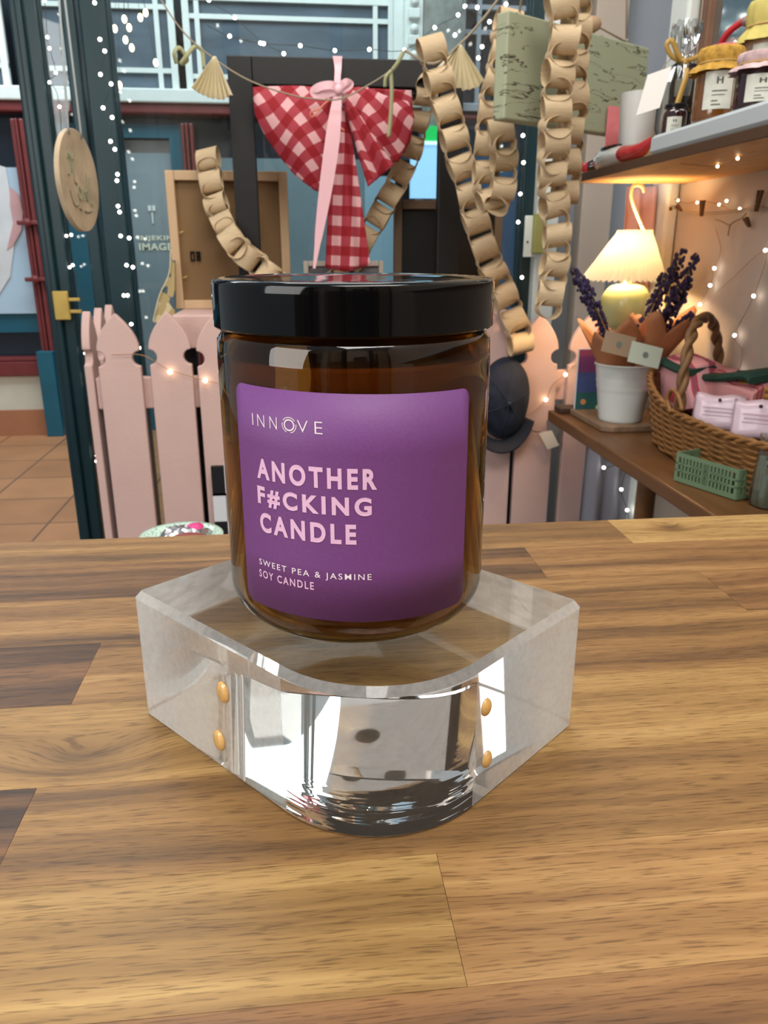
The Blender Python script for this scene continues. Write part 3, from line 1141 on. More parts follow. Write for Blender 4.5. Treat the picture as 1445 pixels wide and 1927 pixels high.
for k, yy in enumerate((1.845, 1.955, 2.065)):
    bm = B()
    prism(bm, picket_poly(yy, 0.080, 0.002, ZFT + 0.002), 'x', xl - 0.020, xl - 0.002)
    obj('picket', bm, PINK, fence, bevel=0.0025)
for zz in (0.79, 0.20):
    rect('rail', xl - 0.001, xl + 0.018, YF + 0.034, 2.12, zz - 0.036, zz + 0.036, PINK, fence, bevel=0.003)

ZL = 0.958
lg = thing('window_ledge', 'pink painted ledge behind the pickets that the picture frames stand on', 'ledge', (0.1, 2.0, 0))
rect('top_board', -0.285, 0.52, 1.87, 2.155, ZL - 0.022, ZL, PINK, lg, bevel=0.003)
rect('front_board', -0.285, 0.52, 1.86, 1.878, ZL - 0.075, ZL - 0.001, PINK, lg, bevel=0.003)
for x in (-0.26, 0.49):
    rect('leg', x - 0.018, x + 0.018, 1.90, 1.94, 0.0, ZL - 0.02, BLACKW, lg)
rect('shade_panel', -0.16, 0.42, 2.10, 2.12, 0.0, ZL - 0.03, M('recess_shade', (44, 30, 24), 0.7), lg)  # dark sheet standing for the shade in the open space below

# ------------------------------------------------------------------ frames on the ledge
def frame_thing(name, label, x0, x1, y, z0, z1, bw, mat, depth=0.03, inner=None, imat=None, group=None):
    t = thing(name, label, 'picture frame', ((x0 + x1) / 2, y, z0), group)
    rect('frame_bar', x0, x0 + bw, y - depth / 2, y + depth / 2, z0, z1, mat, t, bevel=0.002)
    rect('frame_bar', x1 - bw, x1, y - depth / 2, y + depth / 2, z0, z1, mat, t, bevel=0.002)
    rect('frame_bar', x0 + bw + .0004, x1 - bw - .0004, y - depth / 2, y + depth / 2, z1 - bw * 1.05, z1, mat, t, bevel=0.002)
    rect('frame_bar', x0 + bw + .0004, x1 - bw - .0004, y - depth / 2, y + depth / 2, z0, z0 + bw, mat, t, bevel=0.002)
    if imat is not None:
        rect(inner, x0 + bw * .8, x1 - bw * .8, y + 0.001, y + 0.007, z0 + bw * .8, z1 - bw * .8, imat, t)
    return t


YK = 1.95
kx0, kx1 = P(427, 105, y=YK).x, P(871, 125, y=YK).x
kz1 = 1.4985
bk = frame_thing('picture_frame', 'large empty black wooden frame with a gingham bow hung in it', kx0, kx1, YK, ZL + 0.0005, kz1, 0.053, BLACKW, 0.035)
rect('rebate', kx0 + 0.054, kx1 - 0.054, YK - 0.004, YK + 0.012, kz1 - 0.066, kz1 - 0.056, M('black_rebate', (40, 37, 36), 0.4), bk)

YM = 2.06
mx0, mx1 = P(311, 330, y=YM).x, P(540, 330, y=YM).x
mf = frame_thing('picture_frame', 'pale wood picture frame seen from its brown hardboard back, left of the black frame', mx0, mx1, YM, ZL + 0.0005,
                 P(420, 322, y=YM).z, 0.021, PALEW, 0.024, 'backing', MDF)
bm = B()
q = P(367, 482, y=YM - 0.013)
for dx, dz, w_, h_ in ((-.011, 0, .0015, .011), (-.003, 0, .0015, .011), (-.007, .0095, .005, .0015), (-.007, -.0095, .005, .0015),
                       (.004, 0, .0018, .011), (.010, 0, .0018, .011), (.007, .009, .004, .0015), (.007, 0, .004, .0015), (.007, -.009, .004, .0015)):
    box(bm, q.x + dx - w_, q.x + dx + w_, YM - 0.0045, YM + 0.002, q.z + dz - h_, q.z + dz + h_)
hg = obj('hanger_plate', bm, M('black_metal', (18, 17, 16), 0.4, metal=0.5), mf)
bm = B()
for z in (0.25, 0.6):
    tube(bm, [(mx0 + 0.024, YM - 0.010, ZL + z * 0.3), (mx0 + 0.034, YM - 0.0125, ZL + z * 0.3 + 0.004)], 0.0016, 6)
obj('clip', bm, BRASS, mf)

YR = 2.07
rx0, rx1 = P(741, 400, y=YR).x, P(944, 420, y=YR).x
rf = frame_thing('picture_frame', 'brown wooden frame with a black panel behind the right post of the black frame', rx0, rx1, YR, ZL + 0.0005,
                 P(790, 377, y=YR).z, 0.020, M('walnut_wood', (112, 88, 66), 0.55, noise=(16, 0.3), stretch=(1, 1, .15)), 0.022, 'panel', M('black_panel', (12, 11, 11), 0.5))
rect('mount_strip', P(823, 420, y=YR).x, P(856, 420, y=YR).x, YR - 0.006, YR + 0.001, ZL + 0.021, P(823, 383, y=YR).z - 0.019, M('dark_brown_mount', (62, 52, 44), 0.6), rf)

YS = 2.035
wx0, wx1 = P(571, 500, y=YS).x, P(721, 500, y=YS).x
frame_thing('picture_frame', 'small cream frame just rising behind the candle lid below the bow', wx0, wx1, YS, ZL + 0.0005,
            P(640, 491, y=YS).z, 0.012, M('cream_frame', (212, 200, 186), 0.5), 0.014, 'panel', M('grey_print', (120, 118, 120), 0.5, noise=(30, .4)))

# ------------------------------------------------------------------ gingham bow
def gingham():
    mt = M('red_gingham', (190, 40, 50), 0.8)
    nt = mt.node_tree
    b = nt.nodes['Principled BSDF']
    uv = nd(nt, 'ShaderNodeUVMap')
    sx = nd(nt, 'ShaderNodeSeparateXYZ')
    nt.links.new(uv.outputs[0], sx.inputs[0])
    outs = []
    for i in (0, 1):
        a = nd(nt, 'ShaderNodeMath', operation='FRACT')
        nt.links.new(sx.outputs[i], a.inputs[0])
        g = nd(nt, 'ShaderNodeMath', operation='GREATER_THAN')
        nt.links.new(a.outputs[0], g.inputs[0])
        g.inputs[1].default_value = 0.5
        outs.append(g.outputs[0])
    s = nd(nt, 'ShaderNodeMath', operation='ADD')
    nt.links.new(outs[0], s.inputs[0])
    nt.links.new(outs[1], s.inputs[1])
    d = nd(nt, 'ShaderNodeMath', operation='DIVIDE')
    nt.links.new(s.outputs[0], d.inputs[0])
    d.inputs[1].default_value = 2.0
    r = nd(nt, 'ShaderNodeValToRGB')
    r.color_ramp.interpolation = 'CONSTANT'
    r.color_ramp.elements[0].color = lin((212, 162, 164))
    r.color_ramp.elements[1].position = 0.75
    r.color_ramp.elements[1].color = lin((140, 14, 27))
    e = r.color_ramp.elements.new(0.25)
    e.color = lin((160, 54, 66))
    nt.links.new(d.outputs[0], r.inputs[0])
    nt.links.new(r.outputs[0], b.inputs['Base Color'])
    return mt


GING = gingham()
RIB = M('pink_satin_ribbon', (244, 196, 204), 0.4, transl=0.1)
YBW = 1.895
bow = thing('gingham_bow', 'big red and pink gingham fabric bow hanging in the black frame', 'bow', P(636, 175, y=YBW))


def poly_at(pl, t):
    """point on a polyline at arc fraction t"""
    ds = [0]
    for a, b_ in zip(pl, pl[1:]):
        ds.append(ds[-1] + (Vector(b_) - Vector(a)).length)
    s = t * ds[-1]
    for i in range(len(pl) - 1):
        if s <= ds[i + 1] or i == len(pl) - 2:
            k = (s - ds[i]) / max(1e-9, ds[i + 1] - ds[i])
            return Vector(pl[i]).lerp(Vector(pl[i + 1]), k)


def cloth(name, top, bottom, yb, amp, folds, uvscale, rot, back=0.0, thick=0.0012, bulge=0.03, phase=0.0, nu=30, nv=30):
    """sheet between two pixel polylines in the bow's plane; folds run between them"""
    tp = [P(px, py, y=yb) for px, py in top]
    bt = [P(px, py, y=yb) for px, py in bottom]
    bm = B()

    def fn(u, v):
        a, b_ = poly_at(tp, u), poly_at(bt, u)
        p = a.lerp(b_, v)
        p.y = yb - bulge * sin(pi * min(1, v * 0.9 + 0.05)) * sin(pi * u) - amp * sin(folds * pi * u + phase) * (0.3 + 0.7 * v) + back * (1 - v)
        return p
    cr, sr = cos(rot), sin(rot)
    c0 = (tp[0] + bt[-1]) / 2

    def uvf(u, v):
        a, b_ = poly_at(tp, u), poly_at(bt, u)
        p = a.lerp(b_, v)
        x, z = (p.x - c0.x) / uvscale, (p.z - c0.z) / uvscale
        w_ = (0.0 if name == 'long_tail' else 0.22) * sin(folds * pi * u + phase) * v
        return (cr * x + sr * z + w_, -sr * x + cr * z - w_ * .6)
    grid(bm, fn, nu, nv, uvf)
    return obj(name, bm, GING, bow, smooth=True, solid=thick)


GS = 0.043
cloth('left_loop', [(634, 172), (600, 164), (540, 162), (476, 164)], [(641, 196), (632, 300), (622, 356), (598, 364), (556, 332), (524, 292), (500, 258), (480, 218), (476, 172)],
      YBW, 0.006, 5, GS, radians(-50), bulge=0.03)
cloth('left_loop_back', [(630, 180), (590, 168), (520, 165), (480, 168)], [(636, 210), (610, 320), (580, 330), (530, 285), (497, 235), (482, 190)], YBW + 0.028, 0.004, 4, GS, radians(-40), bulge=-0.01)
cloth('right_loop', [(640, 176), (664, 165), (690, 164), (720, 178)], [(644, 200), (668, 250), (712, 300), (748, 306), (772, 266), (779, 216), (768, 190)],
      YBW + 0.006, 0.006, 5, GS, radians(-42), bulge=0.022, phase=1.0)
cloth('right_loop_back', [(650, 180), (700, 166), (774, 170)], [(660, 215), (712, 260), (762, 290), (778, 220)], YBW + 0.03, 0.003, 3, GS, radians(-20), bulge=-0.008)
cloth('short_tail', [(646, 196), (664, 196)], [(692, 352), (742, 310)], YBW - 0.014, 0.005, 3, GS, radians(-58), bulge=0.012, phase=0.6)
cloth('long_tail', [(626, 190), (640, 204), (654, 200)], [(612, 504), (650, 512), (697, 500)], YBW - 0.004, 0.007, 4, GS, radians(-3), bulge=0.014, phase=0.4)
bm = B()
kp = P(636, 178, y=YBW - 0.034)
ball(bm, kp, 0.017, 2, (1.2, .8, 1.25))
obj('knot', bm, RIB, bow, smooth=True)


def ribbon(bm, pts, w0, wfun=None, n=8):
    """flat strip along points (Vectors), width in the picture-plane direction"""
    pts = smooth_path(pts, n)
    L = len(pts)
    rows = []
    for i, p in enumerate(pts):
        t = (pts[min(i + 1, L - 1)] - pts[max(i - 1, 0)]).normalized()
        sd = t.cross(Vector((0, 1, 0)))
        if sd.length < 1e-5:
            sd = Vector((1, 0, 0))
        sd.normalize()
        w_ = w0 * (wfun(i / (L - 1)) if wfun else 1)
        rows.append([bm.verts.new(p - sd * w_ / 2), bm.verts.new(p + sd * w_ / 2)])
    for a, b_ in zip(rows, rows[1:]):
        bm.faces.new((a[0], a[1], b_[1], b_[0]))


# pink ribbon that ties the bow to the top bar
yr = YBW - 0.058
rb = thing('ribbon', 'long pale pink ribbon tied round the bow and over the black top bar', 'ribbon', P(636, 165, y=yr))
bm = B()
ribbon(bm, [Vector((P(635, 112, y=1.928).x, 1.928, kz1 + 0.002)), P(636, 128, y=1.925), P(635, 150, y=1.90), P(637, 165, y=yr)], 0.021, lambda t: 1 - 0.35 * sin(pi * min(1, t * .9)))
ribbon(bm, [Vector((P(635, 112, y=1.928).x, 1.928, kz1 + 0.002)), Vector((P(635, 112, y=1.928).x, 1.972, kz1 + 0.002))], 0.021)
obj('strap', bm, RIB, rb, solid=0.0006)
bm = B()
ribbon(bm, [P(637, 165, y=yr), P(631, 215, y=yr - .004), P(624, 275, y=yr - 0.004), P(612, 360, y=yr + .004), P(600, 440, y=yr + .01), P(591, 505, y=yr + .012)], 0.024,
       lambda t: 0.55 + 0.75 * sin(pi * min(1, t * 1.15)) if t < .85 else 1.0 * (1.12 - t) / .27 * .55)
obj('tail', bm, RIB, rb, solid=0.0006)
bm = B()
ribbon(bm, [P(637, 166, y=yr - .004), P(622, 160, y=yr - .012), P(602, 163, y=yr - .006), P(590, 172, y=yr), P(600, 180, y=yr + .002), P(622, 174, y=yr - .002), P(636, 170, y=yr - .004)], 0.016)
ribbon(bm, [P(638, 166, y=yr - .004), P(650, 154, y=yr - .01), P(660, 158, y=yr), P(652, 166, y=yr), P(640, 170, y=yr)], 0.013)
obj('loops', bm, RIB, rb, solid=0.0006)
bm = B()
ball(bm, P(637, 168, y=yr - .006), 0.009, 2, (1, .7, 1.15))
obj('knot', bm, RIB, rb, smooth=True)
bm = B()
tube(bm, smooth_path([P(600, 205, y=yr), P(586, 210, y=yr - .004), P(585, 220, y=yr), P(596, 214, y=yr), P(606, 200, y=yr), P(618, 190, y=yr), P(634, 186, y=yr)], 5), 0.0016, 6)
tube(bm, smooth_path([P(634, 192, y=yr), P(640, 214, y=yr), P(636, 234, y=yr), P(648, 246, y=yr)], 5), 0.0016, 6)
obj('cord', bm, M('peach_cord', (226, 140, 110), 0.7), rb, smooth=True)

# ------------------------------------------------------------------ kraft paper chains
def paper_chain(label, path, strip=0.050, dia=0.040, pitch=0.0285, seed=1, k=8, wobble=0.35):
    pts = smooth_path(path, k)
    ds = [0]
    for a, b_ in zip(pts, pts[1:]):
        ds.append(ds[-1] + (b_ - a).length)
    n = int(ds[-1] / pitch)
    t = thing('paper_chain', label, 'paper chain', tuple(pts[0]), 'kraft paper chains in the window')
    rg = random.Random(seed)
    for i in range(n + 1):
        s = min(i * pitch, ds[-1] - 1e-6)
        j = 0
        while ds[j + 1] < s:
            j += 1
        kf = (s - ds[j]) / (ds[j + 1] - ds[j])
        c = pts[j].lerp(pts[j + 1], kf)
        T = (pts[j + 1] - pts[j]).normalized()
        N1 = T.cross(Vector((0, 1, 0)))
        N1 = N1.normalized() if N1.length > 1e-4 else Vector((1, 0, 0))
        N2 = T.cross(N1).normalized()
        tw = rg.uniform(-wobble, wobble) * 0.6
        A, C = N1 * cos(tw) + N2 * sin(tw), -N1 * sin(tw) + N2 * cos(tw)
        if i % 2:
            A, C = C, A
        rT = dia / 2 * rg.uniform(0.95, 1.1) * (1.18 if i % 2 == 0 else 1.0)
        rC = strip * (0.40 if i % 2 == 0 else 0.50) * rg.uniform(0.92, 1.08)
        hw = strip / 2 * (1.0 if i % 2 == 0 else 0.75)
        sh = rg.uniform(-0.25, 0.25)
        bm = B()
        th = 0.0007
        prof = [(-hw, 0), (hw, 0), (hw, -th), (-hw, -th)]
        rings = []
        for q in range(22):
            a = 2 * pi * q / 22
            ring = []
            for w_, d in prof:
                e = 1 + d / 0.02
                sk = 1 + 0.05 * sin(3 * a + i)
                ring.append(c + T * (cos(a) * rT * e * sk) + C * (sin(a) * rC * e) + A * (w_ + sh * 0.01 * cos(a)))
            rings.append(ring)
        rings.append(rings[0])
        loft(bm, rings, cap=False)
        bmesh.ops.remove_doubles(bm, verts=bm.verts, dist=1e-6)
        obj('paper_link', bm, KRAFT, t, smooth=35)
    return t


yA = 1.80
paper_chain('kraft paper chain swagging low across the black frame, passing behind the bow',
            [P(392, 300, y=2.03), P(398, 345, y=2.00), P(412, 400, y=1.97), P(440, 455, y=1.90), P(488, 500, y=1.90)] +
            [P(560, 545, y=1.90), P(640, 520, y=2.00), P(692, 440, y=2.00), P(730, 375, y=2.00), P(766, 300, y=1.995), P(792, 205, y=1.97), P(806, 150, y=1.93)], seed=2)
paper_chain('kraft paper chain falling from the black top bar down to the pink fence',
            [P(812, 92, y=1.76), P(828, 160, y=1.76), P(846, 225, y=1.76), P(862, 290, y=1.76), P(880, 350, y=1.76), P(897, 420, y=1.76), P(920, 490, y=1.76),
             P(948, 555, y=1.76), P(972, 612, y=1.76), P(982, 664, y=1.76)], strip=0.052, seed=3)
paper_chain('kraft paper chain hanging in a U with its lower bend beside the green board',
            [P(956, 40, y=1.62), P(944, 110, y=1.62), P(926, 190, y=1.62), P(916, 270, y=1.62), P(914, 340, y=1.62), P(926, 384, y=1.61), P(944, 365, y=1.59), P(948, 300, y=1.585), P(942, 240, y=1.58)],
            strip=0.046, dia=0.036, pitch=0.026, seed=4)
paper_chain('longer kraft paper chain before the green board, reaching down to the fence top',
            [P(1056, 6, y=1.42), P(1062, 70, y=1.42), P(1050, 140, y=1.42), P(1046, 215, y=1.42), P(1042, 280, y=1.43), P(1038, 340, y=1.45), P(1044, 400, y=1.46), P(1048, 460, y=1.46), P(1040, 520, y=1.46), P(1030, 590, y=1.46)],
            strip=0.046, dia=0.036, pitch=0.026, seed=5)
paper_chain('shorter kraft paper chain in front of the green board, nearer its right half',
            [P(1080, -14, y=1.46), P(1084, 60, y=1.46), P(1076, 130, y=1.46), P(1078, 200, y=1.46), P(1070, 262, y=1.47), P(1066, 320, y=1.48), P(1062, 372, y=1.49)],
            strip=0.044, dia=0.036, pitch=0.026, seed=6)

# ------------------------------------------------------------------ bunting
bun = thing('bunting', 'twine bunting with folded cream paper fans draped across the black frame', 'bunting', P(700, 190, y=1.80))
bm = B()
y0_ = 1.82
tube(bm, smooth_path([P(180, -190, y=y0_), P(290, -20, y=y0_), P(345, 60, y=y0_), P(405, 112, y=y0_), P(470, 152, y=y0_), P(545, 178, y=y0_), P(590, 186, y=y0_), P(640, 186, y=1.80), P(690, 162, y=y0_), P(738, 130, y=y0_),
                     P(762, 95, y=y0_)], 6), 0.0016, 6)
tube(bm, smooth_path([P(762, 95, y=y0_), P(815, 120, y=1.74), P(866, 82, y=y0_), P(905, 40, y=y0_), P(945, -12, y=y0_), P(1080, -190, y=y0_)], 6), 0.0028, 6)
obj('twine', bm, TWINE, bun, smooth=True)


def fan(apex, arc_, y):
    bm = B()
    a = P(*apex, y=y)
    pl_ = [P(px, py, y=y) for px, py in arc_]

    def fn(u, v):
        e = poly_at(pl_, u)
        p = (a + Vector((0.004 * (u - .5), 0, 0))).lerp(e, v)
        p.y = y - v * 0.010 * (1 if int(round(u * 18)) % 2 else -1) - v * 0.02 * sin(pi * u)
        return p
    grid(bm, fn, 18, 6)
    return obj('paper_fan', bm, CREAMP, bun, solid=0.0012)


fan((404, 106), [(358, 164), (376, 178), (398, 188), (420, 190), (437, 178)], y0_ - 0.006)
fan((866, 84), [(812, 138), (840, 160), (870, 174), (898, 166), (912, 148)], y0_ - 0.006)
SAGE = M('sage_ribbon', (150, 150, 112), 0.5)
bm = B()
ribbon(bm, [P(332, 120, y=y0_), P(328, 100, y=y0_ - .006), P(338, 90, y=y0_), P(352, 112, y=y0_ + .004), P(340, 120, y=y0_), P(352, 104, y=y0_ - .004), P(366, 88, y=y0_), P(380, 96, y=y0_), P(384, 128, y=y0_)], 0.008)
obj('green_ribbon', bm, SAGE, bun, smooth=True, solid=0.0008)
bm = B()
ribbon(bm, [P(735, 132, y=y0_ - .003), P(737, 170, y=y0_ - .004), P(735, 220, y=y0_ - .004), P(731, 258, y=y0_ - .004)], 0.008)
ribbon(bm, [P(737, 132, y=y0_ - .003), P(726, 145, y=y0_ - .006), P(724, 164, y=y0_ - .004)], 0.007)
ribbon(bm, [P(738, 132, y=y0_ - .003), P(748, 118, y=y0_ - .006), P(760, 96, y=y0_ - .004)], 0.008)
obj('green_ribbon', bm, SAGE, bun, smooth=True, solid=0.0008)

# ------------------------------------------------------------------ round wooden sign on twine
ys = 1.70
c_ = P(146, 341, y=ys)
ws = thing('wooden_sign', 'round pale wooden sign hanging edge-turned on two cords by the teal door post', 'sign', tuple(c_))
tw_ = radians(82)
ax = Vector((cos(tw_), sin(tw_), 0))
nrm = Vector((sin(tw_), -cos(tw_), 0))
bm = B()
R_ = 0.093
for k, (d, rr) in enumerate(((0.004, R_), (-0.004, R_))):
    pass
tl = 0.06
UPT = Vector((0, 0, 1))
axt = ax
loft(bm, [[c_ + axt * (R_ * cos(2 * pi * i / 56)) + UPT * (R_ * sin(2 * pi * i / 56)) + nrm * d for i in range(56)] for d in (0.005, -0.005)])
obj('disc', bm, M('weathered_pale_wood', (196, 176, 146), 0.65, noise=(22, 0.4)), ws, smooth=30, bevel=0.001)
bm = B()


def sgn(u, v):
    return c_ + ax * u + UPT * v + nrm * 0.0058


strokes = [[(-.052, .036), (-.047, .048), (-.043, .030), (-.050, .008), (-.055, .010)], [(-.038, .040), (-.036, .046), (-.036, .012)], [(-.028, .036), (-.024, .044), (-.029, .0), (-.018, -.006)],
           [(-.056, -.02), (-.044, -.044), (-.028, -.044), (-.020, -.030)], [(-.014, -.01), (-.020, -.026), (-.010, -.034), (-.004, -.022), (-.012, -.010)],
           [(.004, -.012), (.004, -.036), (.012, -.014), (.018, -.036)], [(.030, .018), (.028, -.034), (.020, -.020), (.030, -.014)], [(.044, .010), (.040, -.040), (.050, -.034)],
           [(-.02, -.05), (-.010, -.054)], [(.004, -.054), (.020, -.056), (.040, -.052)]]
for s in strokes:
    tube(bm, smooth_path([sgn(u, v) for u, v in s], 5), 0.0014, 5)
GCORD = M('grey_cord', (150, 156, 156), 0.9)
obj('script', bm, M('engraved_grey_green', (138, 138, 112), 0.7), ws)
bm = B()
for px, py, u in ((127, 240, -.030), (150, 244, .030)):
    bm = B()
    tube(bm, [sgn(u, sqrt(R_ ** 2 - u * u) - .008), sgn(u, sqrt(R_ ** 2 - u * u) + .004), P(98 if u < 0 else 99, -190, y=ys)], 0.0022, 6)
    obj('cord', bm, GCORD, ws, smooth=True)

# ------------------------------------------------------------------ wall shelf with jars, mug and clogs
ZS = 1.2275
SHW = M('warm_pine', (208, 154, 90), 0.5, noise=(10, 0.35), stretch=(6, 1, 6))
sh = thing('wall_shelf', 'pine wall shelf with a white front lip, lit warm from the lamp below', 'shelf', (0.68, 1.2, ZS))
rect('board', 0.570, XW - 0.001, -0.6, 1.652, ZS, ZS + 0.014, SHW, sh, bevel=0.0015)
rect('front_edge', 0.5645, 0.5695, -0.6, 1.652, ZS, ZS + 0.0142, M('shaded_pine_edge', (78, 54, 36), 0.5, noise=(14, .3), stretch=(1, .2, 1)), sh, bevel=0.001)  # same board; the darker colour stands for its unlit front edge
rect('lip', 0.566, XW - 0.001, -0.6, 1.302, ZS + 0.0145, ZS + 0.0425, M('pale_grey_lip', (176, 184, 187), .5), sh, bevel=0.005, seg=1)
ZSB, ZSW = ZS + 0.0145, ZS + 0.043


def at_shelf(px, py, x, z):
    p = P(px, py, x=x)
    return Vector((x, p.y, z))


# mug
c_ = at_shelf(1200, 255, 0.628, ZSB)
mug = thing('mug', 'plain white tapered mug standing behind the clogs on the shelf', 'mug', tuple(c_))
bm = B()
lathe(bm, [(1e-4, 0), (0.029, 0), (0.031, 0.003), (0.037, 0.120), (0.0378, 0.123), (0.0362, 0.123), (0.035, 0.117), (0.028, 0.006), (1e-4, 0.005)], c_, 48, cap=False)
obj('cup', bm, M('white_ceramic', (216, 218, 216), 0.3, coat=0.5), mug, smooth=40)
bm = B()
tube(bm, smooth_path([c_ + Vector((0.030, 0.014, 0.075)), c_ + Vector((0.048, 0.02, 0.072)), c_ + Vector((0.050, 0.02, 0.035)), c_ + Vector((0.030, 0.014, 0.022))], 5), 0.004, 8)
obj('handle', bm, M('white_ceramic_handle', (216, 218, 216), 0.3, coat=0.5), mug, smooth=True)
# pink card with a heart
p0 = at_shelf(1150, 270, 0.618, ZSB)
cardt = thing('greeting_card', 'upright pink card with a red heart leaning behind the white mug', 'card', tuple(p0))
bm = B()
cdx, cdn = Vector((.93, .37, 0)), Vector((.37, -.93, 0))
obox(bm, p0 + Vector((0.010, 0.012, 0.060)), cdx, cdn, (0, 0, 1), 0.022, 0.0012, 0.059)
obj('sheet', bm, M('pink_card', (226, 130, 136), 0.6, noise=(60, .15)), cardt)
bm = B()
hp = [(0.0095 * 16 * sin(t) ** 3 / 16, 0.0095 * (13 * cos(t) - 5 * cos(2 * t) - 2 * cos(3 * t) - cos(4 * t)) / 16) for t in [2 * pi * k / 28 for k in range(28)]]
hc = p0 + Vector((-0.001, 0.010, 0.055)) + cdn * 0.0016
loft(bm, [[hc + cdx * u + Vector((0, 0, v)) + cdn * d for u, v in hp] for d in (0, 0.0008)])
for u, v in ((-.004, .026), (.004, -.026), (.002, -.036)):
    ball(bm, hc + cdx * u + Vector((0, 0, v)), 0.0022, 1)
obj('heart', bm, M('red_heart', (176, 34, 48), 0.5), cardt)


def clog(label, heel, toe, wdt, hgt, mats, flip=False):
    """ceramic clog lofted from heel to turned-up toe; mats = body, toe, opening"""
    heel, toe = Vector(heel), Vector(toe)
    ax = (toe - heel)
    L = ax.length
    ax.normalize()
    sd = Vector((0, 0, 1)).cross(ax).normalized()
    t = thing('ceramic_clog', label, 'ornament', tuple(heel), 'ceramic clogs on the shelf')

    def ring(s, w_, z0, z1, n=18):
        c = heel + ax * (L * s)
        return [c + sd * (w_ * cos(2 * pi * k / n)) + Vector((0, 0, (z0 + z1) / 2 + (z1 - z0) / 2 * sin(2 * pi * k / n))) for k in range(n)]
    secs = [(0.0, .30, .10, .75), (.04, .62, .02, .95), (.18, .88, 0, 1.0), (.36, .96, 0, .92), (.50, 1.0, 0, .88), (.60, .99, 0, .82)]
    toes = [(.60, .99, 0, .82), (.66, .98, 0, .80), (.78, .80, .03, .72), (.90, .52, .14, .74), (.97, .28, .36, .82), (1.0, .08, .60, .84)]
    for nm, ss, mt in (('body', secs, mats[0]), ('toe', toes, mats[1])):
        bm = B()
        loft(bm, [ring(s, w_ * wdt / 2, a * hgt, b_ * hgt) for s, w_, a, b_ in ss])
        obj(nm, bm, mt, t, smooth=50)
    bm = B()
    loft(bm, [[heel + ax * (L * (.27 + .17 * cos(2 * pi * k / 20))) + sd * (wdt * .34 * sin(2 * pi * k / 20) * q) + Vector((0, 0, hgt * (.93 + d))) for k in range(20)] for q, d in ((1.05, -.12), (1.08, .04), (.9, .07))])
    obj('opening', bm, mats[2], t, smooth=50)
    return t


CW = M('glossy_white_ceramic', (226, 226, 222), 0.15, coat=0.6)
CR = M('glossy_red_ceramic', (176, 42, 50), 0.15, coat=0.6)
CB = M('glossy_black_ceramic', (34, 20, 22), 0.15, coat=0.6)
zc_ = ZSB + 0.0005
clog('white ceramic clog with a glossy red toe at the end of the white shelf lip', (0.586, P(1126, 300, x=0.586).y, zc_), (0.578, P(1222, 285, x=0.578).y, zc_), 0.042, 0.036, (CW, CR, CB))
clog('dark ceramic clog with a red toe at the very end of the shelf', (0.620, P(1140, 300, x=0.62).y, zc_), (0.580, P(1092, 318, x=0.58).y, zc_), 0.040, 0.032, (CB, CR, CB))

# jars
JG = {'honey': M('honey_fill', (112, 66, 24), 0.12, coat=1.0, noise=(20, 0.3)), 'berry': M('berry_fill', (44, 16, 20), 0.12, coat=1.0, noise=(30, 0.3)),
      'plum': M('plum_fill', (34, 18, 28), 0.12, coat=1.0), 'pale': M('pale_fill', (150, 118, 96), 0.2, coat=1.0)}
PAPERL = M('jar_label_paper', (204, 204, 192), 0.6, noise=(120, 0.12))
INK = M('dark_ink', (70, 66, 64), 0.6)
CLO = {'mustard': M('mustard_cloth', (190, 146, 60), 0.85, noise=(140, 0.7)), 'floral': M('floral_cloth', (206, 176, 176), 0.85, noise=(70, 0.7)),
       'yellow': M('pale_yellow_cloth', (196, 182, 104), 0.85, noise=(50, 0.3)), 'pink': M('pink_print_cloth', (206, 112, 118), 0.85, noise=(110, 0.6))}
GLASSY = M_pane('cellophane', (225, 226, 226), 3.0)


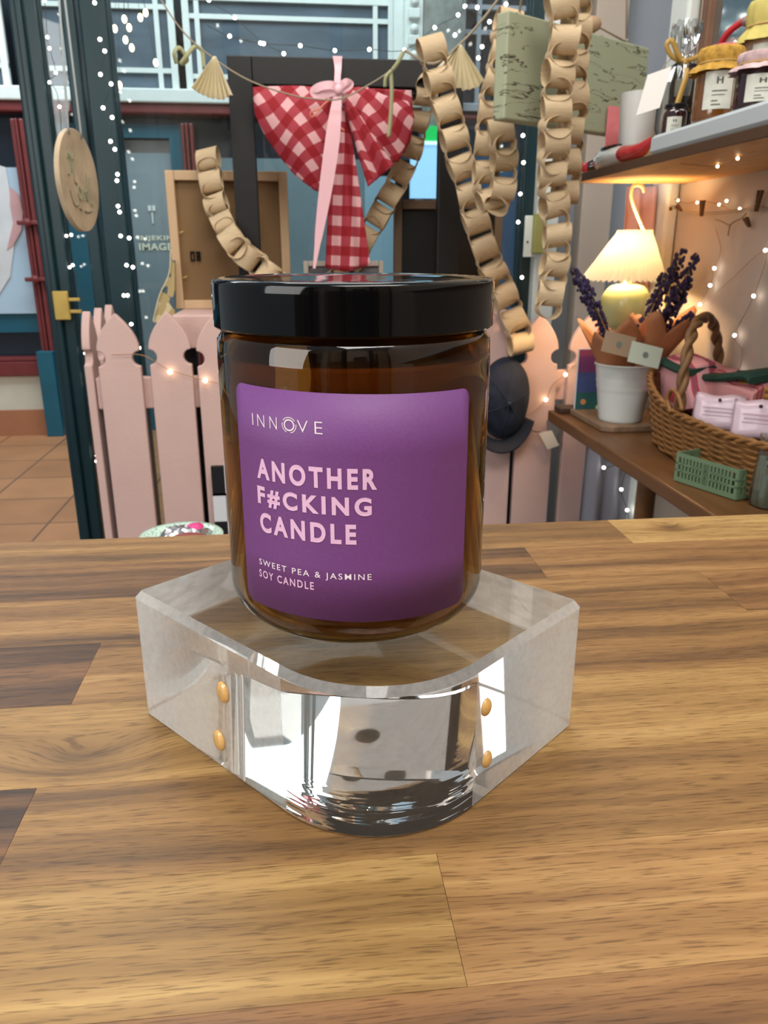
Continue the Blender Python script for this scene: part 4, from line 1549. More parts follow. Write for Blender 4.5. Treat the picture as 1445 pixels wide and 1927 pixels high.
def jam_jar(label, c, r, h, fill, cloth_, name='jam_jar', cat='jar', lab_turn=-115, lab_w=70, lines=True, group='jam jars on the wall shelf', cover=True, lab_h=(.18, .68)):
    c = Vector(c)
    t = thing(name, label, cat, tuple(c), group)
    bm = B()
    lathe(bm, [(1e-4, 0), (r * .82, 0), (r * .96, h * .04), (r, h * .10), (r, h * .72), (r * .92, h * .80), (r * .80, h * .84), (r * .80, h * .90), (1e-4, h * .90)], c, 40, cap=False)
    obj('glass', bm, JG[fill], t, smooth=40)
    if cover:
        bm = B()
        rg = random.Random(int(r * 1e5) + len(label))
        ph = rg.uniform(0, 6)
        lathe(bm, [(r * 1.28, h * .69), (r * 1.16, h * .75), (r * .93, h * .815), (r * .95, h * .84), (r * 1.0, h * .88), (r * 1.0, h * .98), (r * .92, h * 1.02), (r * .4, h * 1.03), (1e-4, h * 1.03)], c, 64, cap=False,
              fn=lambda a, z: 1 + (0.07 if z < h * .80 else 0.015) * sin(9 * a + ph) + (0.04 if z < h * .8 else 0.01) * sin(15 * a))
        obj('cloth_cover', bm, CLO[cloth_], t, smooth=True)
        bm = B()
        tube(bm, [c + Vector((r * .96 * cos(2 * pi * k / 30), r * .96 * sin(2 * pi * k / 30), h * .818)) for k in range(30)], 0.0014, 6, closed=True)
        obj('string', bm, M('gold_string', (176, 142, 84), 0.6), t, smooth=True)
    else:
        bm = B()
        lathe(bm, [(1e-4, h * .88), (r * .9, h * .88), (r * .92, h * .89), (r * .92, h * .985), (r * .88, h), (1e-4, h)], c, 40, cap=False)
        obj('lid', bm, M('dark_metal_lid', (30, 26, 32), 0.35, metal=.4), t, smooth=40)
    bm = B()

    def lf(u, v, off=0.0006):
        a = radians(lab_turn + (u - .5) * lab_w)
        return (c.x + (r + off) * cos(a), c.y + (r + off) * sin(a), c.z + h * (lab_h[0] + (lab_h[1] - lab_h[0]) * v))
    grid(bm, lf, 14, 2)
    lb = obj('label', bm, PAPERL, t, smooth=True)
    if lines:
        bm = B()
        for v0, v1, u0, u1 in ((.66, .84, .42, .48), (.66, .84, .58, .64), (.74, .77, .48, .58), (.46, .49, .3, .8), (.36, .38, .3, .74), (.2, .23, .3, .52), (.1, .13, .3, .62)):
            grid(bm, lambda u, v: lf(u0 + (u1 - u0) * u, v0 + (v1 - v0) * v, 0.001), 4, 1)
        obj('print', bm, INK, lb)
    return t


c1 = at_shelf(1344, 215, 0.610, ZSW)
jam_jar('honey jar with mustard cloth cover and a large cream label on the shelf', (c1.x, c1.y, c1.z), 0.0315, 0.096, 'honey', 'mustard')
c2 = at_shelf(1425, 190, 0.606, ZSW)
jam_jar('dark berry jar with a pale floral cloth cover at the near end of the shelf', (c2.x, c2.y, c2.z), 0.031, 0.066, 'berry', 'floral', lab_h=(.12, .6))
c3 = at_shelf(1372, 150, 0.700, ZSW)
jam_jar('tall jar with pink print cloth cover standing behind the honey jar', (c3.x, c3.y + 0.02, c3.z), 0.030, 0.135, 'berry', 'pink', lines=False)
c4 = at_shelf(1438, 150, 0.690, ZSW)
jam_jar('tall jar with pale yellow cloth cover behind the floral one', (c4.x, c4.y, c4.z), 0.035, 0.160, 'pale', 'yellow', lab_turn=-120, lines=False, lab_h=(.30, .66))
c5 = at_shelf(1268, 236, 0.606, ZSW)
jam_jar('small dark jam jar with a white label at the foot of the gift bag', (c5.x, c5.y, c5.z), 0.0185, 0.046, 'berry', 'pink', lines=True, cover=False, lab_h=(.08, .58))
c6 = at_shelf(1282, 190, 0.640, ZSW)
jam_jar('slim dark bottle inside the cellophane gift bag', (c6.x, c6.y, c6.z), 0.021, 0.112, 'plum', 'pink', name='sauce_bottle', cat='bottle', lines=False, cover=False, lab_h=(.58, .80))
# cellophane gift bag with ribbon
g = thing('gift_bag', 'clear crinkled cellophane gift bag gathered with a gold ribbon on the shelf', 'gift bag', (c6.x - .004, c6.y, ZSW))
bm = B()
rg = random.Random(9)
gz = 0.118
nz = [[rg.uniform(-1, 1) for _ in range(33)] for _ in range(20)]
rings = []
prof = [(0.026, 0.0), (0.031, 0.02), (0.031, 0.085), (0.022, 0.108), (0.008, gz), (0.012, gz + 0.010), (0.020, gz + 0.026), (0.024, gz + 0.042), (0.021, gz + 0.054)]
for q, (r, z) in enumerate(prof):
    rings.append([(c6.x - .004 + r * (1 + .16 * nz[q][k % 32]) * cos(2 * pi * k / 32) * 1.0, c6.y + r * (1 + .16 * nz[q][k % 32]) * sin(2 * pi * k / 32), ZSW + .0004 + z + .004 * nz[(q + 5) % 20][k % 32] * (z > gz)) for k in range(32)])
loft(bm, rings, cap=False)
obj('film', bm, GLASSY, g)
bm = B()
gc = Vector((c6.x - .004, c6.y, ZSW + gz))
tube(bm, [gc + Vector((0.0085 * cos(2 * pi * k / 20), 0.0085 * sin(2 * pi * k / 20), 0)) for k in range(20)], 0.003, 6, closed=True)
ribbon(bm, [gc + Vector((-.008, -.004, 0)), gc + Vector((-.026, -.010, .006)), gc + Vector((-.036, -.012, .020)), gc + Vector((-.028, -.012, .026)), gc + Vector((-.016, -.01, .010)), gc + Vector((-.006, -.008, 0))], 0.008)
ribbon(bm, [gc + Vector((0, -.009, 0)), gc + Vector((-.006, -.030, -.022)), gc + Vector((-.014, -.034, -.050)), gc + Vector((-.024, -.036, -.088))], 0.009)
ribbon(bm, [gc + Vector((.004, -.008, 0)), gc + Vector((.022, -.018, .004)), gc + Vector((.030, -.022, -.012))], 0.008)
obj('gold_ribbon', bm, M('gold_ribbon', (176, 140, 70), 0.35), g, smooth=True, solid=0.0008)
tg = P(1230, 172, x=0.585)
bm = B()
tu, tv = Vector((.75, -.62, .22)).normalized(), Vector((.20, -.05, 1)).normalized()
obox(bm, tg, tu, tu.cross(tv).normalized(), tv, 0.019, 0.0006, 0.030)
obj('gift_tag', bm, M('white_tag', (226, 222, 216), 0.6), g)
bm = B()
tube(bm, smooth_path([tg + tv * .026, gc * .5 + tg * .5 + Vector((0, 0, .024)), gc + Vector((-.006, -.006, 0))], 5), 0.0008, 5)
obj('tag_string', bm, TWINE, g)
# red strap parcel jar on top row
c7 = at_shelf(1380, 84, 0.762, ZSW)
t = thing('strapped_jar', 'tall glass jar fastened with a red band behind the others on the shelf', 'jar', tuple(c7))
bm = B()
lathe(bm, [(1e-4, 0), (0.026, 0), (0.028, 0.004), (0.028, 0.150), (0.022, 0.162), (0.022, 0.170), (1e-4, 0.170)], c7, 32, cap=False)
obj('glass', bm, M('smoky_jar', (150, 140, 138), 0.15, coat=0.8, noise=(18, 0.4)), t, smooth=40)
bm = B()
ribbon(bm, [c7 + Vector((-.030, -.010, .118)), c7 + Vector((-.031, -.012, .150)), c7 + Vector((-.026, -.020, .172)), c7 + Vector((-.012, -.030, .186)), c7 + Vector((-.004, -.036, .190))], 0.011)
obj('red_band', bm, M('red_band', (176, 22, 32), 0.35), t, smooth=True, solid=0.002)
bm = B()
ball(bm, c7 + Vector((0, -.036, .190)), 0.011, 2, (1, 1, .8))
obj('clasp', bm, M('grey_clasp', (150, 120, 116), 0.4), t, smooth=True)
# mirror edge on the wall above
t = thing('wall_mirror', 'mirror with a brown wooden edge on the right-hand wall above the jars', 'mirror', (XW - .01, 1.1, 1.36))
ym = P(1330, 40, x=XW - .02).y
rect('frame_bar', XW - .026, XW - .0015, ym - .014, ym + .014, 1.372, 1.80, M('brown_mirror_frame', (120, 84, 62), .5, noise=(20, .3)), t, bevel=0.003)
rect('frame_bar', XW - .026, XW - .0015, ym - .5, ym - .0145, 1.372, 1.394, M('brown_mirror_frame_low', (120, 84, 62), .5, noise=(20, .3)), t, bevel=0.003)
rect('glass', XW - .012, XW - .0015, ym - .5, ym - .0145, 1.3945, 1.80, M('mirror_glass', (176, 190, 192), 0.08, metal=0.9), t)

# ------------------------------------------------------------------ hanging green board
yb_ = 1.455
bl = P(946, 120, y=yb_)
gb = thing('hanging_board', 'crackled sage green wooden board hanging on strings before the shelf', 'sign board', (0.50, 1.53, 1.30))
ang = radians(33)
gx, gn = Vector((cos(ang), sin(ang), 0)), Vector((sin(ang), -cos(ang), 0))
p_l = P(953, 120, y=yb_)
# right edge: walk along gx until it projects to x = 1215
lo, hi = 0.1, 0.8
for _ in range(40):
    mid_ = (lo + hi) / 2
    q = p_l + gx * mid_ - Vector((0, 0, EYE))
    if CX + F_PX * q.dot(RGT) / q.dot(FWD) < 1214:
        lo = mid_
    else:
        hi = mid_
LEN = lo
zt_, zb_ = P(953, 18, y=yb_).z, P(953, 224, y=yb_).z
GREENB = M('sage_crackle_paint', (150, 156, 118), 0.6)
nt = GREENB.node_tree
b = nt.nodes['Principled BSDF']
tc = nd(nt, 'ShaderNodeTexCoord')
mp = nd(nt, 'ShaderNodeMapping')
mp.inputs['Scale'].default_value = (9, 9, 52)
no = nd(nt, 'ShaderNodeTexNoise')
no.inputs['Scale'].default_value = 1.2
no.inputs['Detail'].default_value = 5
no.inputs['Distortion'].default_value = 0.6
nt.links.new(tc.outputs['Object'], mp.inputs[0])
nt.links.new(mp.outputs[0], no.inputs['Vector'])
sb = nd(nt, 'ShaderNodeMath', operation='SUBTRACT')
sb.inputs[1].default_value = 0.56
nt.links.new(no.outputs['Fac'], sb.inputs[0])
ab = nd(nt, 'ShaderNodeMath', operation='ABSOLUTE')
nt.links.new(sb.outputs[0], ab.inputs[0])
n3 = nd(nt, 'ShaderNodeTexNoise')
n3.inputs['Scale'].default_value = 11
nt.links.new(tc.outputs['Object'], n3.inputs['Vector'])
n3r = nd(nt, 'ShaderNodeMath', operation='GREATER_THAN')
n3r.inputs[1].default_value = 0.52
nt.links.new(n3.outputs['Fac'], n3r.inputs[0])
a2 = nd(nt, 'ShaderNodeMath', operation='MULTIPLY_ADD')
a2.inputs[1].default_value = 0.5
nt.links.new(n3r.outputs[0], a2.inputs[0])
nt.links.new(ab.outputs[0], a2.inputs[2])
rp = nd(nt, 'ShaderNodeValToRGB')
rp.color_ramp.elements[0].position = 0.006
rp.color_ramp.elements[0].color = lin((62, 58, 42))
rp.color_ramp.elements[1].position = 0.016
rp.color_ramp.elements[1].color = lin((158, 163, 136))
nt.links.new(a2.outputs[0], rp.inputs[0])
nt.links.new(rp.outputs[0], b.inputs['Base Color'])
bm = B()
obox(bm, Vector((p_l.x, p_l.y, (zt_ + zb_) / 2)) + gx * LEN / 2 - gn * 0.014, gx, gn, (0, 0, 1), LEN / 2, 0.014, (zt_ - zb_) / 2)
obj('board', bm, GREENB, gb, bevel=0.003)
bm = B()
pa = Vector((p_l.x, p_l.y, zt_)) + gx * (LEN * .86) - gn * .014
pb_ = Vector((p_l.x, p_l.y, zt_)) + gx * (LEN * .62) - gn * .014
pc = Vector((p_l.x, p_l.y, zt_)) + gx * (LEN * .10) - gn * .014
for a, b_ in ((pa, pa + Vector((-.015, .03, .30))), (pa + Vector((0, 0, .004)), pb_ + Vector((0, 0, .018))), (pc, pc + Vector((.03, .0, .30)))):
    bm = B()
    tube(bm, [a, b_], 0.0022, 6)
    ball(bm, a + Vector((0, 0, .003)), 0.004, 1)
    obj('string', bm, TWINE, gb, smooth=True)
bm = B()
ball(bm, pb_ - gx * .012 + Vector((0, 0, .018)), 0.016, 2, (1.1, .8, .9))
obj('wooden_knob', bm, M('pale_knob', (164, 134, 104), .6), gb, smooth=True)

# ------------------------------------------------------------------ table under the shelf
ZTB = 0.763
TW = M('oak_table', (100, 66, 34), 0.45, noise=(9, 0.35), stretch=(5, 1, 5))
tb = thing('side_table', 'long narrow wooden table against the right-hand wall holding basket, bucket and lamp', 'table', (0.66, 1.2, 0))
rect('table_top', 0.545, XW - 0.003, 0.52, 1.652, ZTB - 0.024, ZTB, TW, tb, bevel=0.003)
for x, y in ((0.572, 1.19), (0.572, 0.56), (XW - .03, 1.60), (XW - .03, 0.56)):
    bm = B()
    lathe(bm, [(0.011, 0.0), (0.016, (ZTB - 0.024))], (x, y, 0.0), 24)
    obj('leg', bm, TW, tb, smooth=40)
ZT2 = ZTB + 0.0005
# serving board
t = thing('serving_board', 'dark-ended wooden board lying under the white bucket', 'serving board', (0.62, 1.53, ZT2))
bm = B()
pz = [P(px, py, z=ZT2 + .012) for px, py in ((1098, 776), (1092, 795), (1140, 812), (1245, 816), (1245, 776))]
prism(bm, [(p.x, p.y) for p in (Vector((.580, 1.43, 0)), Vector((.577, 1.60, 0)), Vector((.74, 1.648, 0)), Vector((.74, 1.42, 0)), Vector((.60, 1.415, 0)))], 'z', ZT2, ZT2 + .012)
obj('board', bm, M('worn_board', (132, 106, 82), .6, noise=(14, .5), stretch=(5, 1, 5)), t, bevel=.002)
rect('end_strip', .556, .640, 1.602, 1.645, ZT2, ZT2 + .012, M('dark_board_end', (66, 44, 34), .6, noise=(20, .4)), t, bevel=.002)
# painted card
t = thing('painted_card', 'small bright painting of purple sky and green hills standing behind the bucket', 'card', (.62, 1.615, ZT2 + .012))
zq = ZT2 + .0125
bands = [(0.0, .036, (40, 92, 92)), (.036, .078, (66, 84, 138)), (.078, .112, (120, 60, 112)), (.112, .126, (150, 70, 100))]
c0 = P(1088, 700, y=1.598).x
rect('back_board', c0 - .004, c0 + .070, 1.590, 1.598, zq, zq + .127, WHITE, t)
for a, b_, cc in bands:
    rect('paint_band', c0 - .004, c0 + .070, 1.588, 1.590, zq + a, zq + b_, M('paint_%d_%d' % (cc[0], cc[1]), cc, .6, noise=(30, .3)), t)
bm = B()
lathe(bm, [(1e-4, 0), (.006, 0), (.006, .001), (1e-4, .001)], (0, 0, 0), 20, cap=False)
for v in bm.verts:
    v.co = Vector((c0 + .012 + v.co.x, 1.5875 - v.co.z, zq + .016 + v.co.y))
obj('peach_spot', bm, M('peach_paint', (206, 140, 92), .6), t)

# bucket
BXc, BYc, BZ = 0.638, 1.478, ZT2 + .0125
bkt = thing('bucket', 'white enamel metal bucket on the serving board holding wrapped lavender', 'bucket', (BXc, BYc, BZ))
bm = B()
hb = 0.112
pf = [(1e-4, 0), (.041, 0), (.0425, .002)]
for k in range(1, 20):
    z = hb * k / 20
    r = .0425 + .0145 * k / 20
    if k in (12, 14):
        r += .0012
    pf.append((r, z))
pf += [(.0570, hb - .003), (.0590, hb - .002), (.0595, hb), (.0580, hb + .0015), (.0560, hb), (.0410, .004), (1e-4, .004)]
lathe(bm, pf, (BXc, BYc, BZ), 64, cap=False)
obj('pail', bm, M('white_enamel', (206, 210, 206), .35, coat=.4), bkt, smooth=40)

KW = M('brown_kraft_wrap', (176, 116, 76), .75, noise=(20, .25), transl=0.15)
LAVF = M('lavender_flower', (54, 42, 76), .8, noise=(90, .5))
LAVS = M('dried_stem', (142, 130, 90), .8)


def spray(parent, base, tip, seed, length=.075):
    rg = random.Random(seed)
    base, tip = Vector(base), Vector(tip)
    md_ = (base + tip) / 2 + Vector((rg.uniform(-.008, .008), rg.uniform(-.01, .01), 0))
    pts = smooth_path([base, md_, tip], 8)
    bm = B()
    tube(bm, pts, .0010, 5)
    st = obj('stem', bm, LAVS, parent, smooth=True)
    bm = B()
    d = (tip - md_).normalized()
    a = d.orthogonal().normalized()
    c = d.cross(a)
    n = int(length / .0052)
    for k in range(n):
        w_ = .0125 * (1 - .55 * k / n)
        for j in range(5):
            if rg.random() < .22:
                continue
            th = rg.uniform(0, 2 * pi)
            p = tip - d * (length - length * k / n) + (a * cos(th) + c * sin(th)) * w_ * rg.uniform(.4, 1.2)
            ball(bm, p, rg.uniform(.0026, .0048), 1, (1, 1, 1.3))
    obj('flower_spike', bm, LAVF, st)


def bouquet(label, foot, lean, rtop, hts, tips, card_c, card_n, card_mat, seed):
    foot = Vector(foot)
    t = thing('lavender_bouquet', label, 'bouquet', tuple(foot), 'wrapped lavender bouquets in the bucket')
    bm = B()
    n = 40
    top = foot + Vector(lean)

    def fn(u, v):
        a = 2 * pi * u
        kk = int(u * len(hts)) % len(hts)
        fr = u * len(hts) - int(u * len(hts))
        h = hts[kk] * (1 - abs(2 * fr - 1) ** 1.2 * .24)
        c = foot.lerp(top, v * h)
        r = .018 + (rtop - .018) * (v * h) ** 1.2
        r *= 1 + .06 * sin(5 * a) * v
        return (c.x + r * cos(a), c.y + r * sin(a), c.z)
    grid(bm, fn, n, 8)
    bmesh.ops.remove_doubles(bm, verts=bm.verts, dist=1e-5)
    obj('paper_wrap', bm, KW, t, smooth=25, solid=.0006)
    for k, (bp_, tp) in enumerate(tips):
        spray(t, foot + Vector((0, 0, .05)) + (Vector(tp) - foot) * .12, tp, seed * 31 + k)
    cu, cn = Vector(card_n).cross(Vector((0, 0, 1))).normalized(), Vector(card_n).normalized()
    tilt = radians(-14)
    up_ = cn.cross(cu).normalized()
    u2 = cu * cos(tilt) + up_ * sin(tilt)
    v2 = -cu * sin(tilt) + up_ * cos(tilt)
    bm = B()
    obox(bm, card_c, u2, cn, v2, .031, .0006, .019)
    cd = obj('card', bm, card_mat, t)
    bm = B()
    cc = Vector(card_c) - cn * (-.0008 if (Vector(card_c) + cn - Vector((0, 0, EYE))).length < (Vector(card_c) - Vector((0, 0, EYE))).length else .0008)
    loft(bm, [[cc + (u2 * cos(2 * pi * i / 20) + v2 * sin(2 * pi * i / 20)) * .0055 + cn * d for i in range(20)] for d in (-.0006, .0006)])
    obx = obj('emblem', bm, M('faded_print', (112, 122, 116), .6), cd)
    return t


zf = BZ + .056
L_ = lambda px, py, y: P(px, py, y=y)
bouquet('brown paper wrapped lavender bunch on the lamp side of the bucket', (.624, 1.474, zf), (-.020, -.004, .150), .072, [1.0, .86, .96, .82, 1.0, .9],
        [(0, L_(1076, 505, 1.46)), (0, L_(1092, 520, 1.43)), (0, L_(1104, 560, 1.47)), (0, L_(1128, 585, 1.45))],
        L_(1164, 648, 1.385), (.10, -1, .12), M('beige_card', (158, 136, 112), .6), 3)
bouquet('larger brown paper wrapped lavender bunch leaning over the bucket towards the basket', (.655, 1.480, zf), (.050, -.018, .165), .078, [1.0, .84, .92, .86, 1.0, .9, .95],
        [(0, L_(1286, 466, 1.47)), (0, L_(1312, 476, 1.45)), (0, L_(1250, 512, 1.48)), (0, L_(1270, 500, 1.44)), (0, L_(1300, 520, 1.46)), (0, L_(1276, 540, 1.43)), (0, L_(1308, 590, 1.43)), (0, L_(1244, 545, 1.47)), (0, L_(1262, 575, 1.46)), (0, L_(1290, 560, 1.45))],
        L_(1214, 668, 1.375), (.05, -1, .18), M('pale_green_card', (186, 196, 180), .6), 4)

# ------------------------------------------------------------------ table lamp
LX, LY = P(1173, 520, y=1.59).x, 1.59
lampt = thing('table_lamp', 'small lit table lamp with pleated cream shade and round pale green base', 'lamp', (LX, LY, ZT2 + .0125))
zs0, zs1 = P(1173, 527, y=1.59).z, P(1190, 433, y=1.59).z
lb0 = ZT2 + .0125
LGL = M('pale_green_ceramic', (190, 198, 140), .25, coat=.5)
bm = B()
gzc = P(1185, 578, y=LY).z
gr = .054
pf = [(1e-4, 0), (.045, 0), (.046, .004), (.040, .012), (.016, .022), (.012, .05), (.012, gzc - lb0 - gr * 1.02)]
for k in range(1, 16):
    a = -pi / 2 + pi * k / 16
    r = gr * .98 * cos(a) ** .85
    z = gr * .95 * sin(a) - (.014 * math.exp(-(r / .017) ** 2) if a > 0 else 0)
    pf.append((max(r, .010), gzc - lb0 + z))
pf += [(.009, gzc - lb0 + gr * .90), (.009, zs0 - lb0 + .03), (1e-4, zs0 - lb0 + .03)]
lathe(bm, pf, (LX + .010, LY, lb0), 48, cap=False)
obj('base', bm, LGL, lampt, smooth=60)
SHADE = bpy.data.materials.new('pleated_cream_fabric')
SHADE.use_nodes = True
nt = SHADE.node_tree
b = nt.nodes['Principled BSDF']
b.inputs['Base Color'].default_value = lin((240, 232, 208))
b.inputs['Roughness'].default_value = .8
tr = nd(nt, 'ShaderNodeBsdfTranslucent')
tr.inputs[0].default_value = lin((246, 238, 212))
mx = nd(nt, 'ShaderNodeMixShader')
mx.inputs[0].default_value = .08
nt.links.new(b.outputs[0], mx.inputs[1])
nt.links.new(tr.outputs[0], mx.inputs[2])
nt.links.new(mx.outputs[0], nt.nodes['Material Output'].inputs[0])
bm = B()
NP = 44
lathe(bm, [(.083, zs0), (.073, zs0 + .018), (.0615, zs0 + .040), (.048, zs0 + .067), (.036, zs0 + .089), (.0345, zs1)], (LX, LY, 0), NP * 4, cap=False,
      fn=lambda a, z: 1 + (.050 * (1.1 - (z - zs0) / (zs1 - zs0))) * (abs(((a * NP / (2 * pi)) % 1) * 2 - 1) - .5) * 2)
for v in bm.verts:
    if v.co.z < zs0 + .001:
        a = atan2(v.co.y - LY, v.co.x - LX)
        v.co.z -= .0045 * (abs(((a * NP / (2 * pi)) % 1) * 2 - 1) - .5)
for v in bm.verts:
    v.co.x += (v.co.z - zs0) * .16
obj('lamp_shade', bm, SHADE, lampt)
bm = B()
ball(bm, (LX, LY, zs0 + .048), .010, 3, (1, 1, 1.25))
obj('bulb', bm, M('lamp_bulb', (255, 214, 150), .3, emit=12), lampt, smooth=True)
ll = bpy.data.lights.new('lamp_glow', 'POINT')
ll.energy = 6.6
ll.color = (1.0, .70, .38)
ll.shadow_soft_size = .020
lo_ = bpy.data.objects.new('lamp_glow', ll)
lo_.location = Vector((LX, LY, zs0 + .048)) - wpos(lampt)
lo_.parent = lampt
COL.objects.link(lo_)

# white cane hook and pink curtain at the wall end
t = thing('cane_hook', 'slim white shepherd hook standing between the lamp and the wall corner', 'hook', (.742, 1.60, ZT2))
bm = B()
yh = 1.60
pts = [P(px, py, y=yh) for px, py in ((1198, 372), (1196, 356), (1203, 349), (1212, 352), (1214, 366), (1222, 400), (1236, 440), (1246, 474), (1252, 520))]
pts = [Vector((min(p.x, .785), p.y, p.z)) for p in pts] + [Vector((.785, yh, ZT2 + .012))]
pts = [p for p in pts]
order = [P(px, py, y=yh) for px, py in ((1223, 362), (1219, 352), (1209, 348), (1201, 353), (1199, 368), (1204, 388), (1218, 424), (1232, 458))]
order = [Vector((p.x - .012, p.y, p.z)) for p in order] + [Vector((.765, yh, .98)), Vector((.772, yh, ZT2))]
tube(bm, smooth_path(order, 6), .0036, 8)
obj('rod', bm, M('cream_metal', (228, 208, 168), .4), t, smooth=True)
t = thing('curtain', 'soft pink curtain strip hanging in the wall corner behind the lamp', 'curtain', (.80, 1.72, 1.22))
bm = B()
grid(bm, lambda u, v: (.700 + .075 * u + .008 * sin(v * 3), 1.705 + .010 * sin(u * 14 + v), 1.226 - .46 * v), 24, 10)
obj('cloth', bm, M('pink_sheer', (232, 190, 184), .8, transl=.3), t, smooth=True, solid=.001)

# ------------------------------------------------------------------ wicker basket
WICK = M('wicker_cane', (140, 96, 50), .55, noise=(60, .4))
WICKD = M('dark_wicker_lining', (96, 62, 34), .8)
bsk = thing('wicker_basket', 'big oval wicker basket with a twisted arched handle on the table', 'basket', (.69, 1.12, ZT2))
bx, by, ba, bb = .697, 1.128, .086, .272


def bring(k, wiggle, n=150, kk=0, out=0.0, nst=40):
    f = k
    pts = []
    for i in range(n):
        a = 2 * pi * i / n
        e = 2.6
        ca, sa = cos(a), sin(a)
        rr = (abs(ca) ** e + abs(sa) ** e) ** (-1 / e)
        sc_ = .86 + .16 * f + out
        w_ = wiggle * sin(nst / 2 * a + kk * pi)
        x = bx + (ba * sc_ + w_) * rr * ca
        y = by + (bb * (.90 + .12 * f + out * .4) + w_) * rr * sa
        zz = ZT2 + .004 + f * (.076 + .036 * max(0, (y - (by + .05)) / .2) ** 1.6 + .010 * max(0, (by - .1 - y) / .2))
        pts.append(Vector((min(x, XW - .006), y, zz)))
    return pts


bm = B()
for k in range(18):
    tube(bm, bring(k / 17, .0026, kk=k), .0032, 6, closed=True)
obj('weave', bm, WICK, bsk, smooth=True)
bm = B()
lin_ = [bring(f, 0, out=-.05) for f in (0, .5, .98)]
loft(bm, lin_, cap=False)
bm.faces.new([bm.verts.new(p) for p in bring(.02, 0, out=-.05)])
obj('lining', bm, WICKD, bsk, smooth=30)
bm = B()
for ph in (0, pi):
    r0 = bring(1.03, 0, n=220, out=.01)
    pts = []
    for i, p in enumerate(r0):
        a = 2 * pi * i * 34 / 220 + ph
        t_ = (r0[(i + 1) % 220] - r0[i - 1]).normalized()
        n_ = t_.cross(Vector((0, 0, 1))).normalized()
        q = p + n_ * .0034 * cos(a) + Vector((0, 0, 1)) * .0034 * sin(a)
        q.x = min(q.x, XW - .006)
        pts.append(q)
    tube(bm, pts, .0036, 6, closed=True)
obj('rim', bm, WICK, bsk, smooth=True)
bm = B()
hpts = smooth_path([P(1278, 772, x=.612), P(1284, 720, x=.612), P(1294, 660, x=.625), P(1306, 618, x=.648), P(1322, 598, x=.680), P(1338, 604, x=.715), P(1347, 632, x=.745), P(1352, 670, x=.765), P(1350, 712, x=.777)], 10)
hpts[-1].x = .778
for ph in (0, pi):
    pts = []
    for i, p in enumerate(hpts):
        t_ = (hpts[min(i + 1, len(hpts) - 1)] - hpts[max(0, i - 1)]).normalized()
        a_ = Vector((0, 1, 0))
        a_ = (a_ - t_ * a_.dot(t_)).normalized()
        c_2 = t_.cross(a_)
        q = 2 * pi * i / 16 + ph
        pts.append(p + (a_ * cos(q) + c_2 * sin(q)) * .0045)
    tube(bm, pts, .0056, 8)
obj('handle', bm, M('dark_wicker_cane', (120, 86, 52), .55, noise=(60, .4)), bsk, smooth=True)
bm = B()
h0 = P(1262, 745, x=.606)
tube(bm, smooth_path([P(1262, 776, x=.604), P(1256, 752, x=.604), P(1264, 734, x=.604), P(1276, 744, x=.604), P(1284, 772, x=.604)], 8), .0034, 7)
obj('side_loop', bm, WICK, bsk, smooth=True)
# folded towels in the basket
def towel_mat(name, base, s1, s2):
    mt = M(name, base, .9)
    nt = mt.node_tree
    wv = nd(nt, 'ShaderNodeTexWave')
    wv.inputs['Scale'].default_value = 9
    wv.inputs['Distortion'].default_value = 6
    wv.inputs['Detail'].default_value = 1.5
    tc = nd(nt, 'ShaderNodeTexCoord')
    nt.links.new(tc.outputs['Object'], wv.inputs['Vector'])
    r = nd(nt, 'ShaderNodeValToRGB')
    r.color_ramp.interpolation = 'CONSTANT'
    r.color_ramp.elements[0].color = lin(base)
    r.color_ramp.elements[1].position = .72
    r.color_ramp.elements[1].color = lin(s1)
    e = r.color_ramp.elements.new(.88)
    e.color = lin(s2)
    nt.links.new(wv.outputs['Fac'], r.inputs[0])
    nt.links.new(r.outputs[0], nt.nodes['Principled BSDF'].inputs['Base Color'])
    return mt


TWA = towel_mat('pink_print_towel', (216, 156, 158), (190, 66, 74), (150, 80, 100))
TWB = towel_mat('pink_red_towel', (214, 148, 146), (178, 44, 54), (206, 120, 120))
TGR = M('dark_green_hem', (34, 66, 54), .9, noise=(40, .3))


def towel(label, pxs, x0, x1, hem, mat, seed, z0=ZT2 + .03):
    """folded stack: front face outline in pixels at x0, pushed back to x1"""
    pts = [P(px, py, x=x0) for px, py in pxs]
    cc = sum(pts, Vector((0, 0, 0))) / len(pts)
    t = thing('folded_towel', label, 'tea towel', tuple(cc), 'folded towels in the wicker basket')
    bm = B()
    n = len(pts)
    rings = []
    for k in range(5):
        f = k / 4
        rings.append([Vector((x0 + (x1 - x0) * f, p.y + .006 * sin(f * 3 + i), p.z + .010 * sin(pi * f) + .012 * f)) for i, p in enumerate(pts)])
    loft(bm, rings)
    obj('cloth', bm, mat, t, smooth=40, bevel=.003)
    bm = B()
    hp_ = smooth_path([P(px, py, x=x0 - .003) for px, py in hem], 5)
    rings = []
    for p in hp_:
        rings.append([p + Vector((dx, 0, dz)) for dx, dz in ((0, -.007), (-.003, -.002), (0, .004), (.05, .012), (.055, .008), (.05, .002))])
    loft(bm, rings)
    obj('hem', bm, TGR, t, smooth=40)
    return t


towel('folded pink patterned towel at the lamp end of the basket', [(1215, 730), (1222, 700), (1246, 680), (1290, 700), (1300, 770), (1262, 775), (1232, 762)], .672, .740, [(1238, 678), (1262, 690), (1292, 702)], TWA, 1)
towel('folded pink towel with red waves and dark green edge, behind the basket handle', [(1272, 770), (1270, 706), (1292, 700), (1340, 716), (1392, 732), (1412, 740), (1404, 800), (1330, 790)], .700, .762,
      [(1268, 692), (1300, 703), (1340, 711), (1398, 706), (1412, 716)], TWB, 2)
